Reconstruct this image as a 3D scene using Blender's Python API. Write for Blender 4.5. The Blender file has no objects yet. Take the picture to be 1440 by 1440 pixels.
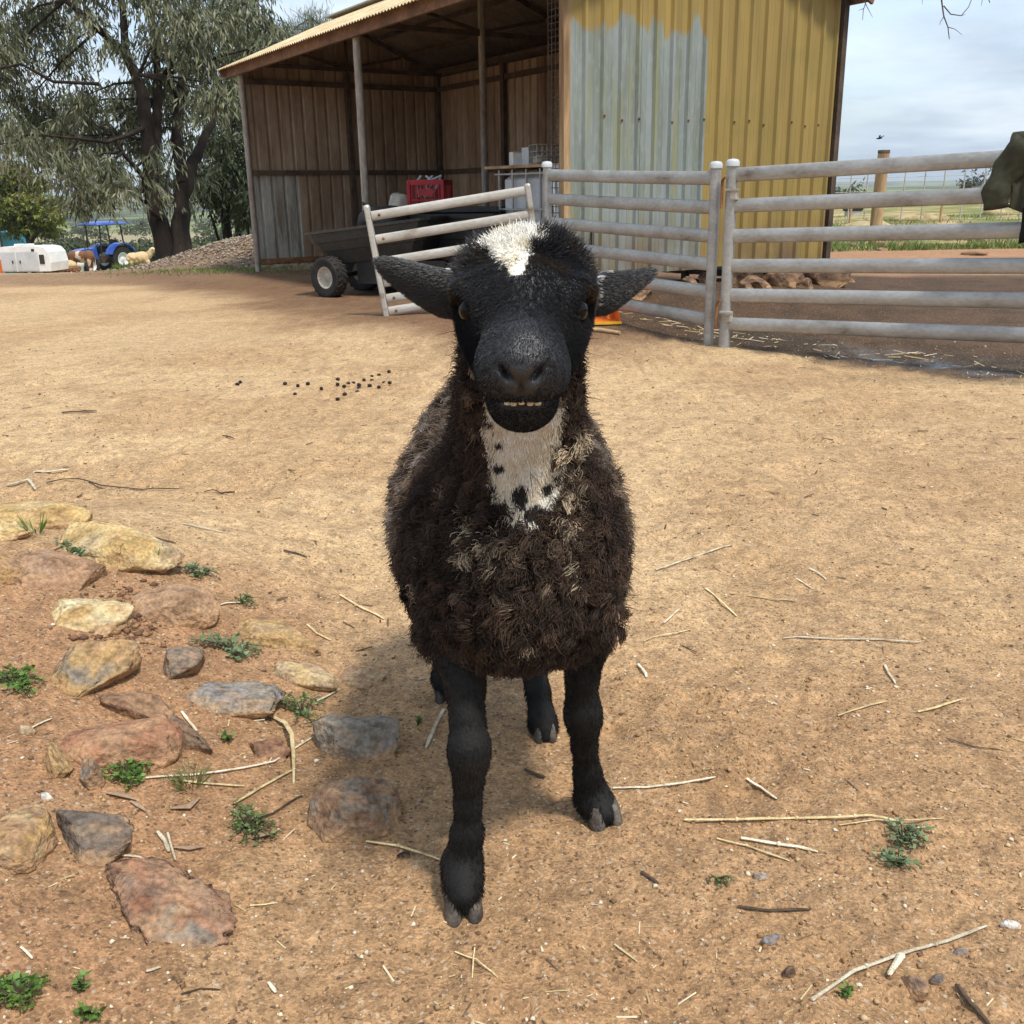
import bpy, math, random
import numpy as np
from mathutils import Vector, Matrix, kdtree

SC = bpy.context.scene
COL = SC.collection
random.seed(7)
RNG = np.random.default_rng(7)
R_ = math.radians

# ------------------------------------------------------------------ camera
PITCH, ROLL, FPX, CAMH = R_(17.63), R_(0.95), 1400.0, 1.10
_F = Vector((0, math.cos(PITCH), -math.sin(PITCH)))
_R0 = Vector((1, 0, 0)); _U0 = Vector((0, math.sin(PITCH), math.cos(PITCH)))
_U = _U0 * math.cos(ROLL) + _R0 * math.sin(ROLL)
_Rt = _R0 * math.cos(ROLL) - _U0 * math.sin(ROLL)
CAM = Vector((0, 0, CAMH))
cd = bpy.data.cameras.new('camera'); cd.sensor_width = 36.0; cd.lens = 36.0 * FPX / 1440.0
cd.clip_start = 0.05; cd.clip_end = 20000
cam = bpy.data.objects.new('camera', cd); COL.objects.link(cam)
cam.matrix_world = Matrix(((_Rt.x, _U.x, -_F.x, CAM.x), (_Rt.y, _U.y, -_F.y, CAM.y), (_Rt.z, _U.z, -_F.z, CAM.z), (0, 0, 0, 1)))
SC.camera = cam

# ------------------------------------------------------------------ world, sun, exposure
SUN_EL = R_(63.0)
SUN_H = Vector((0.62, -0.78, 0)).normalized()            # horizontal direction towards the sun
SUN_DIR = Vector((SUN_H.x * math.cos(SUN_EL), SUN_H.y * math.cos(SUN_EL), math.sin(SUN_EL)))
w = bpy.data.worlds.new('World'); SC.world = w; w.use_nodes = True
nt = w.node_tree; nt.nodes.clear(); N = nt.nodes.new; L = nt.links.new
out = N('ShaderNodeOutputWorld'); bg = N('ShaderNodeBackground'); bg.inputs['Strength'].default_value = 0.15
sky = N('ShaderNodeTexSky'); sky.sky_type = 'NISHITA'; sky.sun_disc = False
sky.sun_elevation = SUN_EL; sky.sun_rotation = math.atan2(SUN_H.x, SUN_H.y)
sky.air_density = 1.0; sky.dust_density = 2.0; sky.ozone_density = 1.5
tc = N('ShaderNodeTexCoord'); sep = N('ShaderNodeSeparateXYZ'); L(tc.outputs['Generated'], sep.inputs[0])
def wmath(op, a, b=None):
    m = N('ShaderNodeMath'); m.operation = op
    for i, v in enumerate((a, b)):
        if v is None: continue
        if isinstance(v, (int, float)): m.inputs[i].default_value = v
        else: L(v, m.inputs[i])
    return m.outputs[0]
zz = wmath('ADD', wmath('MAXIMUM', sep.outputs[2], 0.0), 0.12)
comb = N('ShaderNodeCombineXYZ'); L(wmath('DIVIDE', sep.outputs[0], zz), comb.inputs[0]); L(wmath('DIVIDE', sep.outputs[1], zz), comb.inputs[1])
nz = N('ShaderNodeTexNoise'); nz.inputs['Scale'].default_value = 0.55; nz.inputs['Detail'].default_value = 9; nz.inputs['Roughness'].default_value = 0.62
L(comb.outputs[0], nz.inputs['Vector'])
nz2 = N('ShaderNodeTexNoise'); nz2.inputs['Scale'].default_value = 1.1; nz2.inputs['Detail'].default_value = 8; nz2.inputs['Roughness'].default_value = 0.55
va = N('ShaderNodeVectorMath'); va.operation = 'ADD'; va.inputs[1].default_value = (5.3, 2.1, 0.7); L(comb.outputs[0], va.inputs[0]); L(va.outputs[0], nz2.inputs['Vector'])
cr = N('ShaderNodeValToRGB'); cr.color_ramp.elements[0].position = 0.34; cr.color_ramp.elements[0].color = (0, 0, 0, 1)
cr.color_ramp.elements[1].position = 0.56; cr.color_ramp.elements[1].color = (1, 1, 1, 1); L(nz.outputs['Fac'], cr.inputs[0])
cc = N('ShaderNodeValToRGB'); cc.color_ramp.elements[0].position = 0.36; cc.color_ramp.elements[0].color = (2.3, 2.75, 3.3, 1)
cc.color_ramp.elements[1].position = 0.64; cc.color_ramp.elements[1].color = (3.8, 4.2, 4.5, 1); L(nz2.outputs['Fac'], cc.inputs[0])
mx = N('ShaderNodeMix'); mx.data_type = 'RGBA'
L(cr.outputs[0], mx.inputs[0]); L(sky.outputs[0], mx.inputs[6]); L(cc.outputs[0], mx.inputs[7])
L(mx.outputs[2], bg.inputs['Color']); L(bg.outputs[0], out.inputs[0])

sl = bpy.data.lights.new('sun', 'SUN'); sl.energy = 2.35; sl.angle = R_(7.0); sl.color = (1.0, 0.955, 0.88)
sun = bpy.data.objects.new('sun', sl); COL.objects.link(sun); sun.location = (6, 6, 12)
sun.rotation_euler = SUN_DIR.to_track_quat('Z', 'Y').to_euler()

SC.view_settings.view_transform = 'Standard'; SC.view_settings.look = 'None'
SC.view_settings.exposure = 0.84; SC.view_settings.gamma = 1.0; SC.view_settings.use_curve_mapping = False
SC.render.engine = 'CYCLES'
SC.cycles.use_denoising = True
SC.cycles.max_bounces = 6; SC.cycles.transparent_max_bounces = 8; SC.cycles.volume_bounces = 0
SC.cycles_curves.shape = 'RIBBONS'

# ------------------------------------------------------------------ noise
def _h2(ix, iy, s):
    n = (ix.astype(np.int64) * 374761393 + iy.astype(np.int64) * 668265263 + s * 1442695041) & 0xffffffff
    n = ((n ^ (n >> 13)) * 1274126177) & 0xffffffff
    return ((n ^ (n >> 16)) & 0xffff) / 65535.0
def vn(x, y, s=0):
    x = np.asarray(x, float); y = np.asarray(y, float)
    ix = np.floor(x); iy = np.floor(y); fx = x - ix; fy = y - iy
    fx = fx * fx * fx * (fx * (fx * 6 - 15) + 10); fy = fy * fy * fy * (fy * (fy * 6 - 15) + 10)
    a = _h2(ix, iy, s); b = _h2(ix + 1, iy, s); c = _h2(ix, iy + 1, s); d = _h2(ix + 1, iy + 1, s)
    return (a + (b - a) * fx) * (1 - fy) + (c + (d - c) * fx) * fy
def fbm(x, y, o=4, s=0):
    t = 0; a = 0.5; n = 0
    for k in range(o):
        t = t + a * vn(x * 2 ** k + 17.3 * k, y * 2 ** k - 9.1 * k, s + k); n += a; a *= 0.5
    return t / n
def _h3(ix, iy, iz, s): return _h2(ix + 57 * iz, iy + 131 * iz, s)
def vn3(p, s=0):
    i = np.floor(p); f = p - i; f = f * f * (3 - 2 * f); r = 0
    for dx in (0, 1):
        for dy in (0, 1):
            for dz in (0, 1):
                wgt = (f[:, 0] if dx else 1 - f[:, 0]) * (f[:, 1] if dy else 1 - f[:, 1]) * (f[:, 2] if dz else 1 - f[:, 2])
                r = r + wgt * _h3(i[:, 0] + dx, i[:, 1] + dy, i[:, 2] + dz, s)
    return r
def fbm3(p, o=4, s=0):
    t = 0; a = 0.5; n = 0
    for k in range(o):
        t = t + a * vn3(p * 2 ** k + 7.7 * k, s + k); n += a; a *= 0.5
    return t / n
def ss(a, b, x):
    t = np.clip((np.asarray(x, float) - a) / (b - a), 0, 1); return t * t * (3 - 2 * t)

# ------------------------------------------------------------------ shed frame, terrain
SA = Vector((-4.0, 16.4, 0)); E1 = Vector((0.5416, -0.8407, 0)); E2 = Vector((0.8407, 0.5416, 0)); SL1, SL2 = 8.42, 3.42
def shed_w(x, y, z=0): return SA + E1 * x + E2 * y + Vector((0, 0, z))
def gbase(x, y):
    x = np.asarray(x, float); y = np.asarray(y, float)
    left = 1 - ss(-5.0, 4.0, x + 0.0 * y)
    d = -0.0668 * np.clip(y - 17, 0, 45) - 0.035 * np.clip(y - 62, 0, 90) - 0.012 * np.clip(y - 152, 0, 250)
    z = d * left
    r = np.hypot(x, y)
    z = z + ss(420, 1900, r) * (10 * left + 3 + 9 * (fbm(x / 420, y / 420, 3, 5) - 0.5)) + ss(2200, 3600, r) * (20 + 14 * (fbm(x / 700, y / 700, 3, 8) - 0.4))
    z = z + 0.26 * ss(-0.25, -1.5, x) * ss(0.2, 1.2, y) * (1 - ss(2.7, 4.3, y - 0.25 * x))
    px, py = x - 2.0, y - 10.4
    al = px * E2.x + py * E2.y; ac = px * E1.x + py * E1.y
    z = z + 0.22 * np.exp(-0.5 * (al / 2.2) ** 2 - 0.5 * (ac / 1.25) ** 2)
    z = z + 0.16 * np.exp(-0.5 * ((x - 7.5) / 3.2) ** 2 - 0.5 * ((y - 16) / 1.6) ** 2)
    return z
def micro(x, y):
    x = np.asarray(x, float); y = np.asarray(y, float)
    near = 1 - ss(5, 14, y)
    tr = fbm(x * 1.3, y * 1.3, 3, 21)
    rough = 0.35 + 1.3 * ss(0.45, 0.7, tr) + 2.0 * np.exp(-((x - 0.42) / 0.3) ** 2 - ((y - 1.9) / 0.35) ** 2)
    z = 0.035 * (fbm(x * 0.7, y * 0.7, 3, 1) - 0.5)
    z = z + near * rough * (0.030 * (fbm(x * 4.5, y * 4.5, 3, 2) - 0.5) + 0.020 * (fbm(x * 17, y * 17, 3, 3) - 0.5))
    cv = x - .55 - .18 * (y - 1.9) ** 2; z = z - near * .006 * (np.exp(-((cv + .05) / .022) ** 2) + np.exp(-((cv - .10) / .022) ** 2)) * ss(1.3, 1.7, y) * (1 - ss(3.0, 4.0, y)) * (.4 + fbm(x * 6, y * 6, 2, 15))
    z = z + near * .020 * (fbm(x * 2.2 + .8 * y, y * 11, 3, 16) - .5) * ss(.4, .65, fbm(x * .9, y * .9, 2, 17))
    hoof = fbm(x * 9 + 3, y * 9, 2, 9)
    z = z - near * 0.010 * ss(0.62, 0.78, hoof) * rough
    return z
def gh(x, y): return gbase(x, y) + micro(x, y)

def ray(px, py): return _F + _Rt * ((px - 720) / FPX) + _U * ((720 - py) / FPX)
def at(px, py, z): return CAM + ray(px, py) * z
def atY(px, py, Y):
    d = ray(px, py); return CAM + d * (Y / d.y)
def gp(px, py, lift=0.0):
    d = ray(px, py); h = 0.0
    for _ in range(25):
        p = CAM + d * ((h - CAMH) / d.z); h = 0.5 * h + 0.5 * float(gh(p.x, p.y))
    p.z = float(gh(p.x, p.y)) + lift
    return p
def ppm(p): return FPX / ((p - CAM).dot(_F))       # photo pixels per metre at a point

# ------------------------------------------------------------------ object helpers
def tag(o, label=None, cat=None, group=None, kind=None):
    if label: o['label'] = label
    if cat: o['category'] = cat
    if group: o['group'] = group
    if kind: o['kind'] = kind
    return o
def empty(name, loc=(0, 0, 0), rz=0.0, label=None, cat=None, group=None):
    o = bpy.data.objects.new(name, None); COL.objects.link(o); o.location = loc; o.rotation_euler = (0, 0, rz)
    o.empty_display_size = 0.1
    return tag(o, label, cat, group)
def link(name, me, mats, parent=None, loc=None):
    o = bpy.data.objects.new(name, me); COL.objects.link(o)
    for m in (mats if isinstance(mats, (list, tuple)) else [mats]):
        if m is not None and len(me.materials) < (len(mats) if isinstance(mats, (list, tuple)) else 1): me.materials.append(m)
    if parent: o.parent = parent
    if loc is not None: o.location = loc
    return o
def np_mesh(name, V, Fq, smooth=False, cols=None, matidx=None):
    V = np.asarray(V, np.float32).reshape(-1, 3); me = bpy.data.meshes.new(name)
    Fq = np.asarray(Fq, np.int32); k = Fq.shape[1]; nf = len(Fq)
    me.vertices.add(len(V)); me.vertices.foreach_set('co', V.ravel())
    me.loops.add(nf * k); me.loops.foreach_set('vertex_index', Fq.ravel())
    me.polygons.add(nf); me.polygons.foreach_set('loop_start', np.arange(0, nf * k, k, dtype=np.int32))
    if smooth: me.polygons.foreach_set('use_smooth', np.ones(nf, bool))
    if matidx is not None: me.polygons.foreach_set('material_index', np.asarray(matidx, np.int32))
    me.update(calc_edges=True)
    if cols is not None: set_col(me, cols)
    me.validate()
    return me
def set_col(me, cols, name='col'):
    a = me.color_attributes.new(name, 'FLOAT_COLOR', 'POINT')
    c = np.ones((len(cols), 4), np.float32); c[:, :3] = cols; a.data.foreach_set('color', c.ravel())

class MB:
    """collects shapes, builds ONE mesh object"""
    def __init__(self): self.v = []; self.f = []; self.m = []; self.s = []
    def add(self, V, F, mi=0, smooth=False):
        b = len(self.v); self.v += [tuple(p) for p in V]
        for f in F: self.f.append(tuple(b + i for i in f)); self.m.append(mi); self.s.append(smooth)
        return self
    def box(self, c, size, rz=0.0, mi=0, M=None, bev=0.0):
        hx, hy, hz = size[0] / 2, size[1] / 2, size[2] / 2
        if M is None: M = Matrix.Rotation(rz, 3, 'Z')
        c = Vector(c)
        if bev <= 0:
            P = [Vector((x, y, z)) for z in (-hz, hz) for y in (-hy, hy) for x in (-hx, hx)]
            F = [(0, 2, 3, 1), (4, 5, 7, 6), (0, 1, 5, 4), (2, 6, 7, 3), (0, 4, 6, 2), (1, 3, 7, 5)]
        else:
            b = min(bev, hx * .9, hy * .9, hz * .9)
            ring = lambda x, y, z: [Vector(q) for q in ((-x + b, -y, z), (x - b, -y, z), (x, -y + b, z), (x, y - b, z), (x - b, y, z), (-x + b, y, z), (-x, y - b, z), (-x, -y + b, z))]
            rings = [ring(hx - b, hy - b, -hz), ring(hx, hy, -hz + b), ring(hx, hy, hz - b), ring(hx - b, hy - b, hz)]
            P = sum(rings, []); F = [tuple(range(7, -1, -1)), tuple(range(24, 32))]
            for r in range(3):
                for i in range(8): j = (i + 1) % 8; F.append((r * 8 + i, r * 8 + j, r * 8 + 8 + j, r * 8 + 8 + i))
        return self.add([c + M @ p for p in P], F, mi)
    def bar(self, a, b, w, h=None, up=(0, 0, 1), mi=0, bev=0.0):
        a = Vector(a); b = Vector(b); d = b - a; l = d.length; x = d / l
        u = Vector(up); y = u.cross(x)
        if y.length < 1e-4: y = Vector((0, 1, 0)).cross(x)
        y.normalize(); z = x.cross(y)
        M = Matrix((x, y, z)).transposed()
        return self.box((a + b) / 2, (l, w, h or w), M=M, mi=mi, bev=bev)
    def tube(self, pts, rad, n=8, mi=0, cap=True, oval=None, smooth=True, up=(0, 0, 1)):
        pts = [Vector(p) for p in pts]; k = len(pts)
        if isinstance(rad, (int, float)): rad = [rad] * k
        V = []; F = []; prev = None
        for i, p in enumerate(pts):
            t = (pts[min(i + 1, k - 1)] - pts[max(i - 1, 0)]); t.normalize()
            if prev is None:
                a = Vector(up).cross(t)
                if a.length < 1e-3: a = Vector((1, 0, 0)).cross(t)
            else:
                a = prev - t * prev.dot(t)
            a.normalize(); prev = a; b = t.cross(a)
            ra, rb = (rad[i], rad[i]) if oval is None else (rad[i] * oval[0], rad[i] * oval[1])
            for j in range(n):
                an = 2 * math.pi * j / n
                V.append(p + a * (math.cos(an) * ra) + b * (math.sin(an) * rb))
        for i in range(k - 1):
            for j in range(n):
                j2 = (j + 1) % n; F.append((i * n + j, i * n + j2, (i + 1) * n + j2, (i + 1) * n + j))
        self.add(V, F, mi, smooth)
        if cap:
            self.add(V[:n], [tuple(range(n - 1, -1, -1))], mi); self.add(V[-n:], [tuple(range(n))], mi)
        return self
    def lathe(self, prof, n=24, c=(0, 0, 0), axis='Z', mi=0, smooth=True):
        V = []; F = []; c = Vector(c)
        for r, h in prof:
            for j in range(n):
                a = 2 * math.pi * j / n; q = (r * math.cos(a), r * math.sin(a), h)
                if axis == 'X': q = (q[2], q[0], q[1])
                if axis == 'Y': q = (q[1], q[2], q[0])
                V.append(c + Vector(q))
        for i in range(len(prof) - 1):
            for j in range(n):
                j2 = (j + 1) % n; F.append((i * n + j, i * n + j2, (i + 1) * n + j2, (i + 1) * n + j))
        return self.add(V, F, mi, smooth)
    def mesh(self, name):
        me = bpy.data.meshes.new(name); me.from_pydata([tuple(v) for v in self.v], [], self.f)
        me.polygons.foreach_set('material_index', self.m); me.polygons.foreach_set('use_smooth', self.s)
        me.update(); return me
    def build(self, name, mats, parent=None, loc=None, label=None):
        o = link(name, self.mesh(name), mats, parent, loc)
        if label: o['label'] = label
        return o

# ------------------------------------------------------------------ materials
MT = {}
def mat(name, cols, rough=0.8, scale=5.0, detail=6, bump=0.0, bscale=60.0, stretch=(1, 1, 1), attr=None, metal=0.0,
        spec=0.3, fine=0.25, fscale=None, pos=None, coat=0.0, trans=0.0, rnd=0.0):
    m = bpy.data.materials.new(name); m.use_nodes = True; t = m.node_tree; n = t.nodes; l = t.links
    b = n['Principled BSDF']; b.inputs['Roughness'].default_value = rough; b.inputs['Metallic'].default_value = metal
    b.inputs['Specular IOR Level'].default_value = spec; b.inputs['Coat Weight'].default_value = coat
    tcn = n.new('ShaderNodeTexCoord'); mp = n.new('ShaderNodeMapping'); mp.inputs['Scale'].default_value = stretch
    l.new(tcn.outputs['Object'], mp.inputs[0])
    a = n.new('ShaderNodeTexNoise'); a.inputs['Scale'].default_value = scale; a.inputs['Detail'].default_value = detail
    a.inputs['Roughness'].default_value = 0.6; l.new(mp.outputs[0], a.inputs['Vector'])
    if attr:
        at_ = n.new('ShaderNodeAttribute'); at_.attribute_name = attr; csock = at_.outputs['Color']
    else:
        r = n.new('ShaderNodeValToRGB'); e = r.color_ramp.elements
        pos = pos or [0.33 + 0.34 * i / max(1, len(cols) - 1) for i in range(len(cols))]
        while len(e) < len(cols): e.new(0.5)
        for i, c in enumerate(cols): e[i].position = pos[i]; e[i].color = (*c, 1)
        l.new(a.outputs['Fac'], r.inputs[0]); csock = r.outputs[0]
    f2 = n.new('ShaderNodeTexNoise'); f2.inputs['Scale'].default_value = fscale or scale * 9; f2.inputs['Detail'].default_value = 5
    l.new(mp.outputs[0], f2.inputs['Vector'])
    mr = n.new('ShaderNodeMapRange'); mr.inputs[1].default_value = 0.3; mr.inputs[2].default_value = 0.7
    mr.inputs[3].default_value = 1 - fine; mr.inputs[4].default_value = 1 + fine; l.new(f2.outputs['Fac'], mr.inputs[0])
    mu = n.new('ShaderNodeVectorMath'); mu.operation = 'SCALE'; l.new(csock, mu.inputs[0]); l.new(mr.outputs[0], mu.inputs[3])
    l.new(mu.outputs[0], b.inputs['Base Color'])
    if rnd:          # each copy a little different (rnd_tint)
        oi = n.new('ShaderNodeObjectInfo'); r2 = n.new('ShaderNodeMapRange'); r2.inputs[3].default_value = 1 - rnd; r2.inputs[4].default_value = 1 + rnd * .6; l.new(oi.outputs['Random'], r2.inputs[0])
        m2 = n.new('ShaderNodeVectorMath'); m2.operation = 'SCALE'; l.new(mu.outputs[0], m2.inputs[0]); l.new(r2.outputs[0], m2.inputs[3]); l.new(m2.outputs[0], b.inputs['Base Color'])
    if bump > 0:
        f3 = n.new('ShaderNodeTexNoise'); f3.inputs['Scale'].default_value = bscale; f3.inputs['Detail'].default_value = 6
        l.new(mp.outputs[0], f3.inputs['Vector'])
        bp = n.new('ShaderNodeBump'); bp.inputs['Strength'].default_value = min(1, bump); bp.inputs['Distance'].default_value = 0.01 * max(1, bump)
        l.new(f3.outputs['Fac'], bp.inputs['Height']); l.new(bp.outputs[0], b.inputs['Normal'])
    if trans > 0:
        td = n.new('ShaderNodeBsdfTranslucent'); l.new(mu.outputs[0], td.inputs[0]); ms = n.new('ShaderNodeMixShader'); ms.inputs[0].default_value = trans
        l.new(b.outputs[0], ms.inputs[1]); l.new(td.outputs[0], ms.inputs[2]); l.new(ms.outputs[0], n['Material Output'].inputs[0])
    MT[name] = m
    return m
mat('galv', [(.15, .12, .095), (.28, .265, .24), (.35, .34, .32), (.41, .405, .39)], .42, 6, stretch=(.5, 1, 1), bump=.05, bscale=30, metal=.35, fine=.12, pos=[.28, .36, .5, .68], spec=.5)
mat('galv_dirty', [(.20, .15, .10), (.40, .37, .32), (.50, .48, .44)], .5, 6, stretch=(.35, 1, 1), bump=.08, metal=.2, fine=.12, spec=.5, pos=[.3, .42, .65])
mat('rust', [(.10, .045, .02), (.22, .10, .045), (.30, .16, .08)], .85, 8, bump=.3)
mat('steel_dark', [(.05, .035, .025), (.11, .075, .05)], .75, 6, bump=.2)
mat('timber', [(.20, .12, .06), (.38, .25, .13), (.48, .34, .19)], .8, 4, stretch=(1, 1, .12), bump=.3)
mat('fascia', [(.12, .065, .04), (.23, .13, .08)], .8, 3, bump=.2)
mat('post_steel', [(.18, .13, .10), (.30, .26, .22), (.36, .33, .29)], .7, 4, stretch=(1, 1, .3), bump=.2)
mat('roof_sheet', [(.42, .28, .13), (.58, .45, .25), (.66, .55, .36)], .65, 2.5, bump=.1)
mat('black_plastic', [(.010, .010, .010), (.024, .023, .022)], .5, 3, bump=.1, spec=.4, fine=.4)
mat('grey_plastic', [(.022, .021, .019), (.045, .042, .037)], .55, 3, bump=.1, spec=.4, fine=.3)
mat('rubber', [(.012, .011, .010), (.04, .035, .03)], .85, 6, bump=.3)
mat('white_paint', [(.62, .62, .60), (.78, .78, .76)], .4, 2, fine=.08)
mat('grey_paint', [(.42, .44, .45), (.52, .54, .55)], .45, 2, fine=.08)
mat('blue_paint', [(.02, .06, .30), (.035, .10, .42)], .35, 3, fine=.1, spec=.5, coat=.3)
mat('teal_paint', [(.03, .25, .36), (.06, .38, .50)], .5, 3, fine=.15)
mat('red_plastic', [(.26, .012, .018), (.42, .025, .035)], .45, 5, fine=.2)
mat('orange_plastic', [(.55, .12, .02), (.65, .18, .03)], .5, 5, fine=.15)
mat('yellow_plastic', [(.62, .34, .02), (.72, .42, .03)], .45, 5, fine=.15)
mat('sack', [(.36, .32, .26), (.52, .48, .40)], .9, 6, bump=.5)
mat('tarp', [(.012, .012, .013), (.05, .045, .04)], .6, 4, bump=.4)
mat('cloth_olive', [(.036, .036, .024), (.062, .061, .042)], .95, 3, bump=.4, bscale=250, fine=.2, spec=.1)
mat('cloth_dark', [(.006, .006, .006), (.012, .012, .011)], .95, 6)
mat('bark', [(.007, .005, .004), (.022, .015, .011), (.045, .031, .023)], .95, 5, stretch=(1, 1, .18), bump=1.0, bscale=22)
mat('bark_pale', [(.16, .12, .09), (.30, .24, .19)], .9, 5, stretch=(1, 1, .3), bump=.5)
mat('twig', [(.035, .024, .016), (.09, .06, .04)], .9, 20, bump=.4)
mat('straw', [(.34, .24, .11), (.56, .43, .22), (.66, .54, .31)], .7, 30, bump=.4, fine=.25, rnd=.35)
mat('straw_pale', [(.40, .32, .20), (.62, .54, .39), (.70, .64, .50)], .7, 30, bump=.4, fine=.25, rnd=.3)
mat('leaf_attr', [(1, 1, 1)], .55, 3, attr='col', fine=.12, trans=.25, spec=.35)
mat('stone_attr', [(1, 1, 1)], .9, 6, attr='col', fine=.35, fscale=110, bump=1.0, bscale=95)
mat('pebble', [(1, 1, 1)], .9, 6, attr='col', fine=.2, bump=.3)
mat('dung', [(.012, .009, .007), (.03, .022, .016)], .7, 30)
mat('hoof', [(.03, .026, .022), (.075, .062, .050), (.15, .12, .09)], .5, 25, bump=.4, bscale=120)
mat('hide_attr', [(1, 1, 1)], .75, 30, attr='col', fine=.3, bump=.3, bscale=200, spec=.35)
mat('eye', [(.004, .003, .0025), (.009, .006, .004)], .10, 8, spec=.18)
mat('old_hay', [(.20, .15, .075), (.36, .28, .15), (.44, .35, .20)], .95, 3, bump=.8)
mat('tooth', [(.50, .42, .28), (.66, .60, .46)], .35, 60)
mat('glass_dark', [(.01, .012, .014), (.02, .022, .025)], .12, 3, spec=.6)
# ================================================================== GROUND
def soil(x, y):
    n1 = fbm(x * 1.1, y * 1.1, 4, 31); n2 = fbm(x * 5, y * 5, 4, 32); n3 = fbm(x * .35, y * .35, 3, 33); n4 = fbm(x * 22, y * 22, 3, 35)
    def mixc(c, k, m): return c * (1 - m[:, None]) + np.array(k)[None, :] * m[:, None]
    c = np.tile(np.array([.60, .405, .215]), (len(x), 1))
    c = mixc(c, (.50, .315, .158), ss(.42, .62, n1) * .8)
    fore = 1 - ss(1.75, 2.9, y + 0.9 * (n1 - .5) + .12 * x)                    # browner, trodden soil near the camera
    c = mixc(c, (.385, .218, .106), fore * .85)
    c = mixc(c, (.43, .262, .132), ss(.2, .9, x + 1.2 * (n1 - .5)) * (1 - ss(4, 6, y)) * .5)
    c = mixc(c, (.38, .205, .105), ss(-.35, -.8, x + .5 * (n2 - .5)) * (1 - ss(2.5, 3.1, y - .25 * x)) * .75)   # reddish bank between the stones
    c = mixc(c, (.33, .21, .115), ss(.52, .68, n2) * .35)
    c = mixc(c, (.24, .14, .07), ss(.60, .75, n4) * .4 * (1 - ss(6, 12, y)))
    c = mixc(c, (.62, .44, .245), ss(.56, .72, n3) * .45 * ss(2.2, 3.5, y))
    # brown dirt in and before the shed; tree-shade band painted left of it
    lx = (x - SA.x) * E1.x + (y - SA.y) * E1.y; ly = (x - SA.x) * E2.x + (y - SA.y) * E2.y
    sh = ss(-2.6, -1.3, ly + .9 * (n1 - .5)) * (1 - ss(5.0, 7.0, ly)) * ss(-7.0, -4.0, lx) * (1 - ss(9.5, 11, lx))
    c = mixc(c, (.20, .105, .052), sh * .92); tree_shade = ss(14.0, 15.0, y + 1.2 * (n1 - .5)) * (1 - ss(16.6, 17.6, y)) * (1 - ss(-5, -3, x)); c = mixc(c, (.25, .145, .08), tree_shade * .75); c = mixc(c, (.15, .075, .038), sh * ss(.5, .65, n2) * .5)
    # muddy yard behind the steel panels
    def side(ax, ay, bx, by): l = math.hypot(bx - ax, by - ay); return ((bx - ax) * (y - ay) - (by - ay) * (x - ax)) / l
    d1 = -side(1.5, 7.4, .33, 9.2); d2 = side(1.5, 7.4, 3.1, 5.85)
    yd = np.minimum(d1, d2) + .35 * (n2 - .5) + .5 * (n1 - .5)
    mud = ss(-.25, .02, yd) * (1 - ss(12.3, 13.6, y + .8 * (n1 - .5)))
    c = mixc(c, (.100, .055, .029), mud * .97); c = mixc(c, (.055, .032, .018), mud * ss(.45, .62, n2) * .7)
    strip = mud * ss(-.1, .15, yd) * (1 - ss(.5, .9, yd + .3 * (n2 - .5))) * ss(1.2, 1.7, x)
    c = mixc(c, (.05, .034, .022), strip * .85)
    wet = strip * ss(.42, .55, n1 * .6 + n2 * .4) * .6 * ss(1.9, 2.6, x)
    # pinkish dirt bank at the right, then grass
    bank = (1 - mud) * ss(2.6, 4.5, x) * ss(11, 12.8, y)
    c = mixc(c, (.42, .225, .115), bank * (1 - ss(19, 21, y)))
    gr = ss(18.0, 19.5, y + 1.5 * (n1 - .5)) * ss(2.5, 4.5, x) * ss(.36, .5, n2 * .5 + n1 * .5)
    c = mixc(c, (.13, .17, .035), gr * (1 - ss(60, 150, y)) * .9)
    gl = ss(16.9, 18.2, y + 1.0 * (n1 - .5)) * (1 - ss(3.5, 4.5, x)) * ss(-.40, -.36, x / np.maximum(y, 1))
    c = mixc(c, (.15, .17, .05), gl * .85)
    gl2 = ss(47, 52, y) * (1 - ss(3, 5, x)); c = mixc(c, (.17, .20, .055), gl2)
    r = np.hypot(x, y); far = ss(90, 200, r); fp = fbm(x / 90, y / 90, 4, 41); fq = fbm(x / 260, y / 120, 3, 43)
    fc = np.tile(np.array([.16, .19, .065]), (len(x), 1)); fc = mixc(fc, (.30, .25, .14), ss(.52, .6, fq)); fc = mixc(fc, (.045, .06, .035), ss(.5, .58, fp))
    c = c * (1 - far[:, None]) + fc * far[:, None]
    c = c * (0.90 + 0.22 * n2)[:, None]
    return c, wet
def grow(start, step, ratio, end):
    o = [start]; s = step
    while o[-1] < end: s *= ratio; o.append(o[-1] + s)
    return o[1:]
xs = list(np.arange(-1.9, 1.7, .0145)); xs = [-v for v in grow(1.9, .0145, 1.055, 6000)][::-1] + xs + grow(xs[-1], .0145, 1.055, 6000)
ys = list(np.arange(.95, 2.5, .0125)); ys = [-v for v in grow(-.95, .0125, 1.12, 60)][::-1] + ys + grow(ys[-1], .0125, 1.024, 7000)
xs = np.array(xs); ys = np.array(ys); X, Y = np.meshgrid(xs, ys); xf, yf = X.ravel(), Y.ravel()
zf = gh(xf, yf); nx, ny = len(xs), len(ys)
idx = np.arange(nx * ny).reshape(ny, nx)
Fg = np.stack([idx[:-1, :-1].ravel(), idx[:-1, 1:].ravel(), idx[1:, 1:].ravel(), idx[1:, :-1].ravel()], 1)
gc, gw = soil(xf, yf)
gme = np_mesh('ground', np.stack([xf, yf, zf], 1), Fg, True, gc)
wa = gme.attributes.new('wet', 'FLOAT', 'POINT'); wa.data.foreach_set('value', gw.astype(np.float32))
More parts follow.
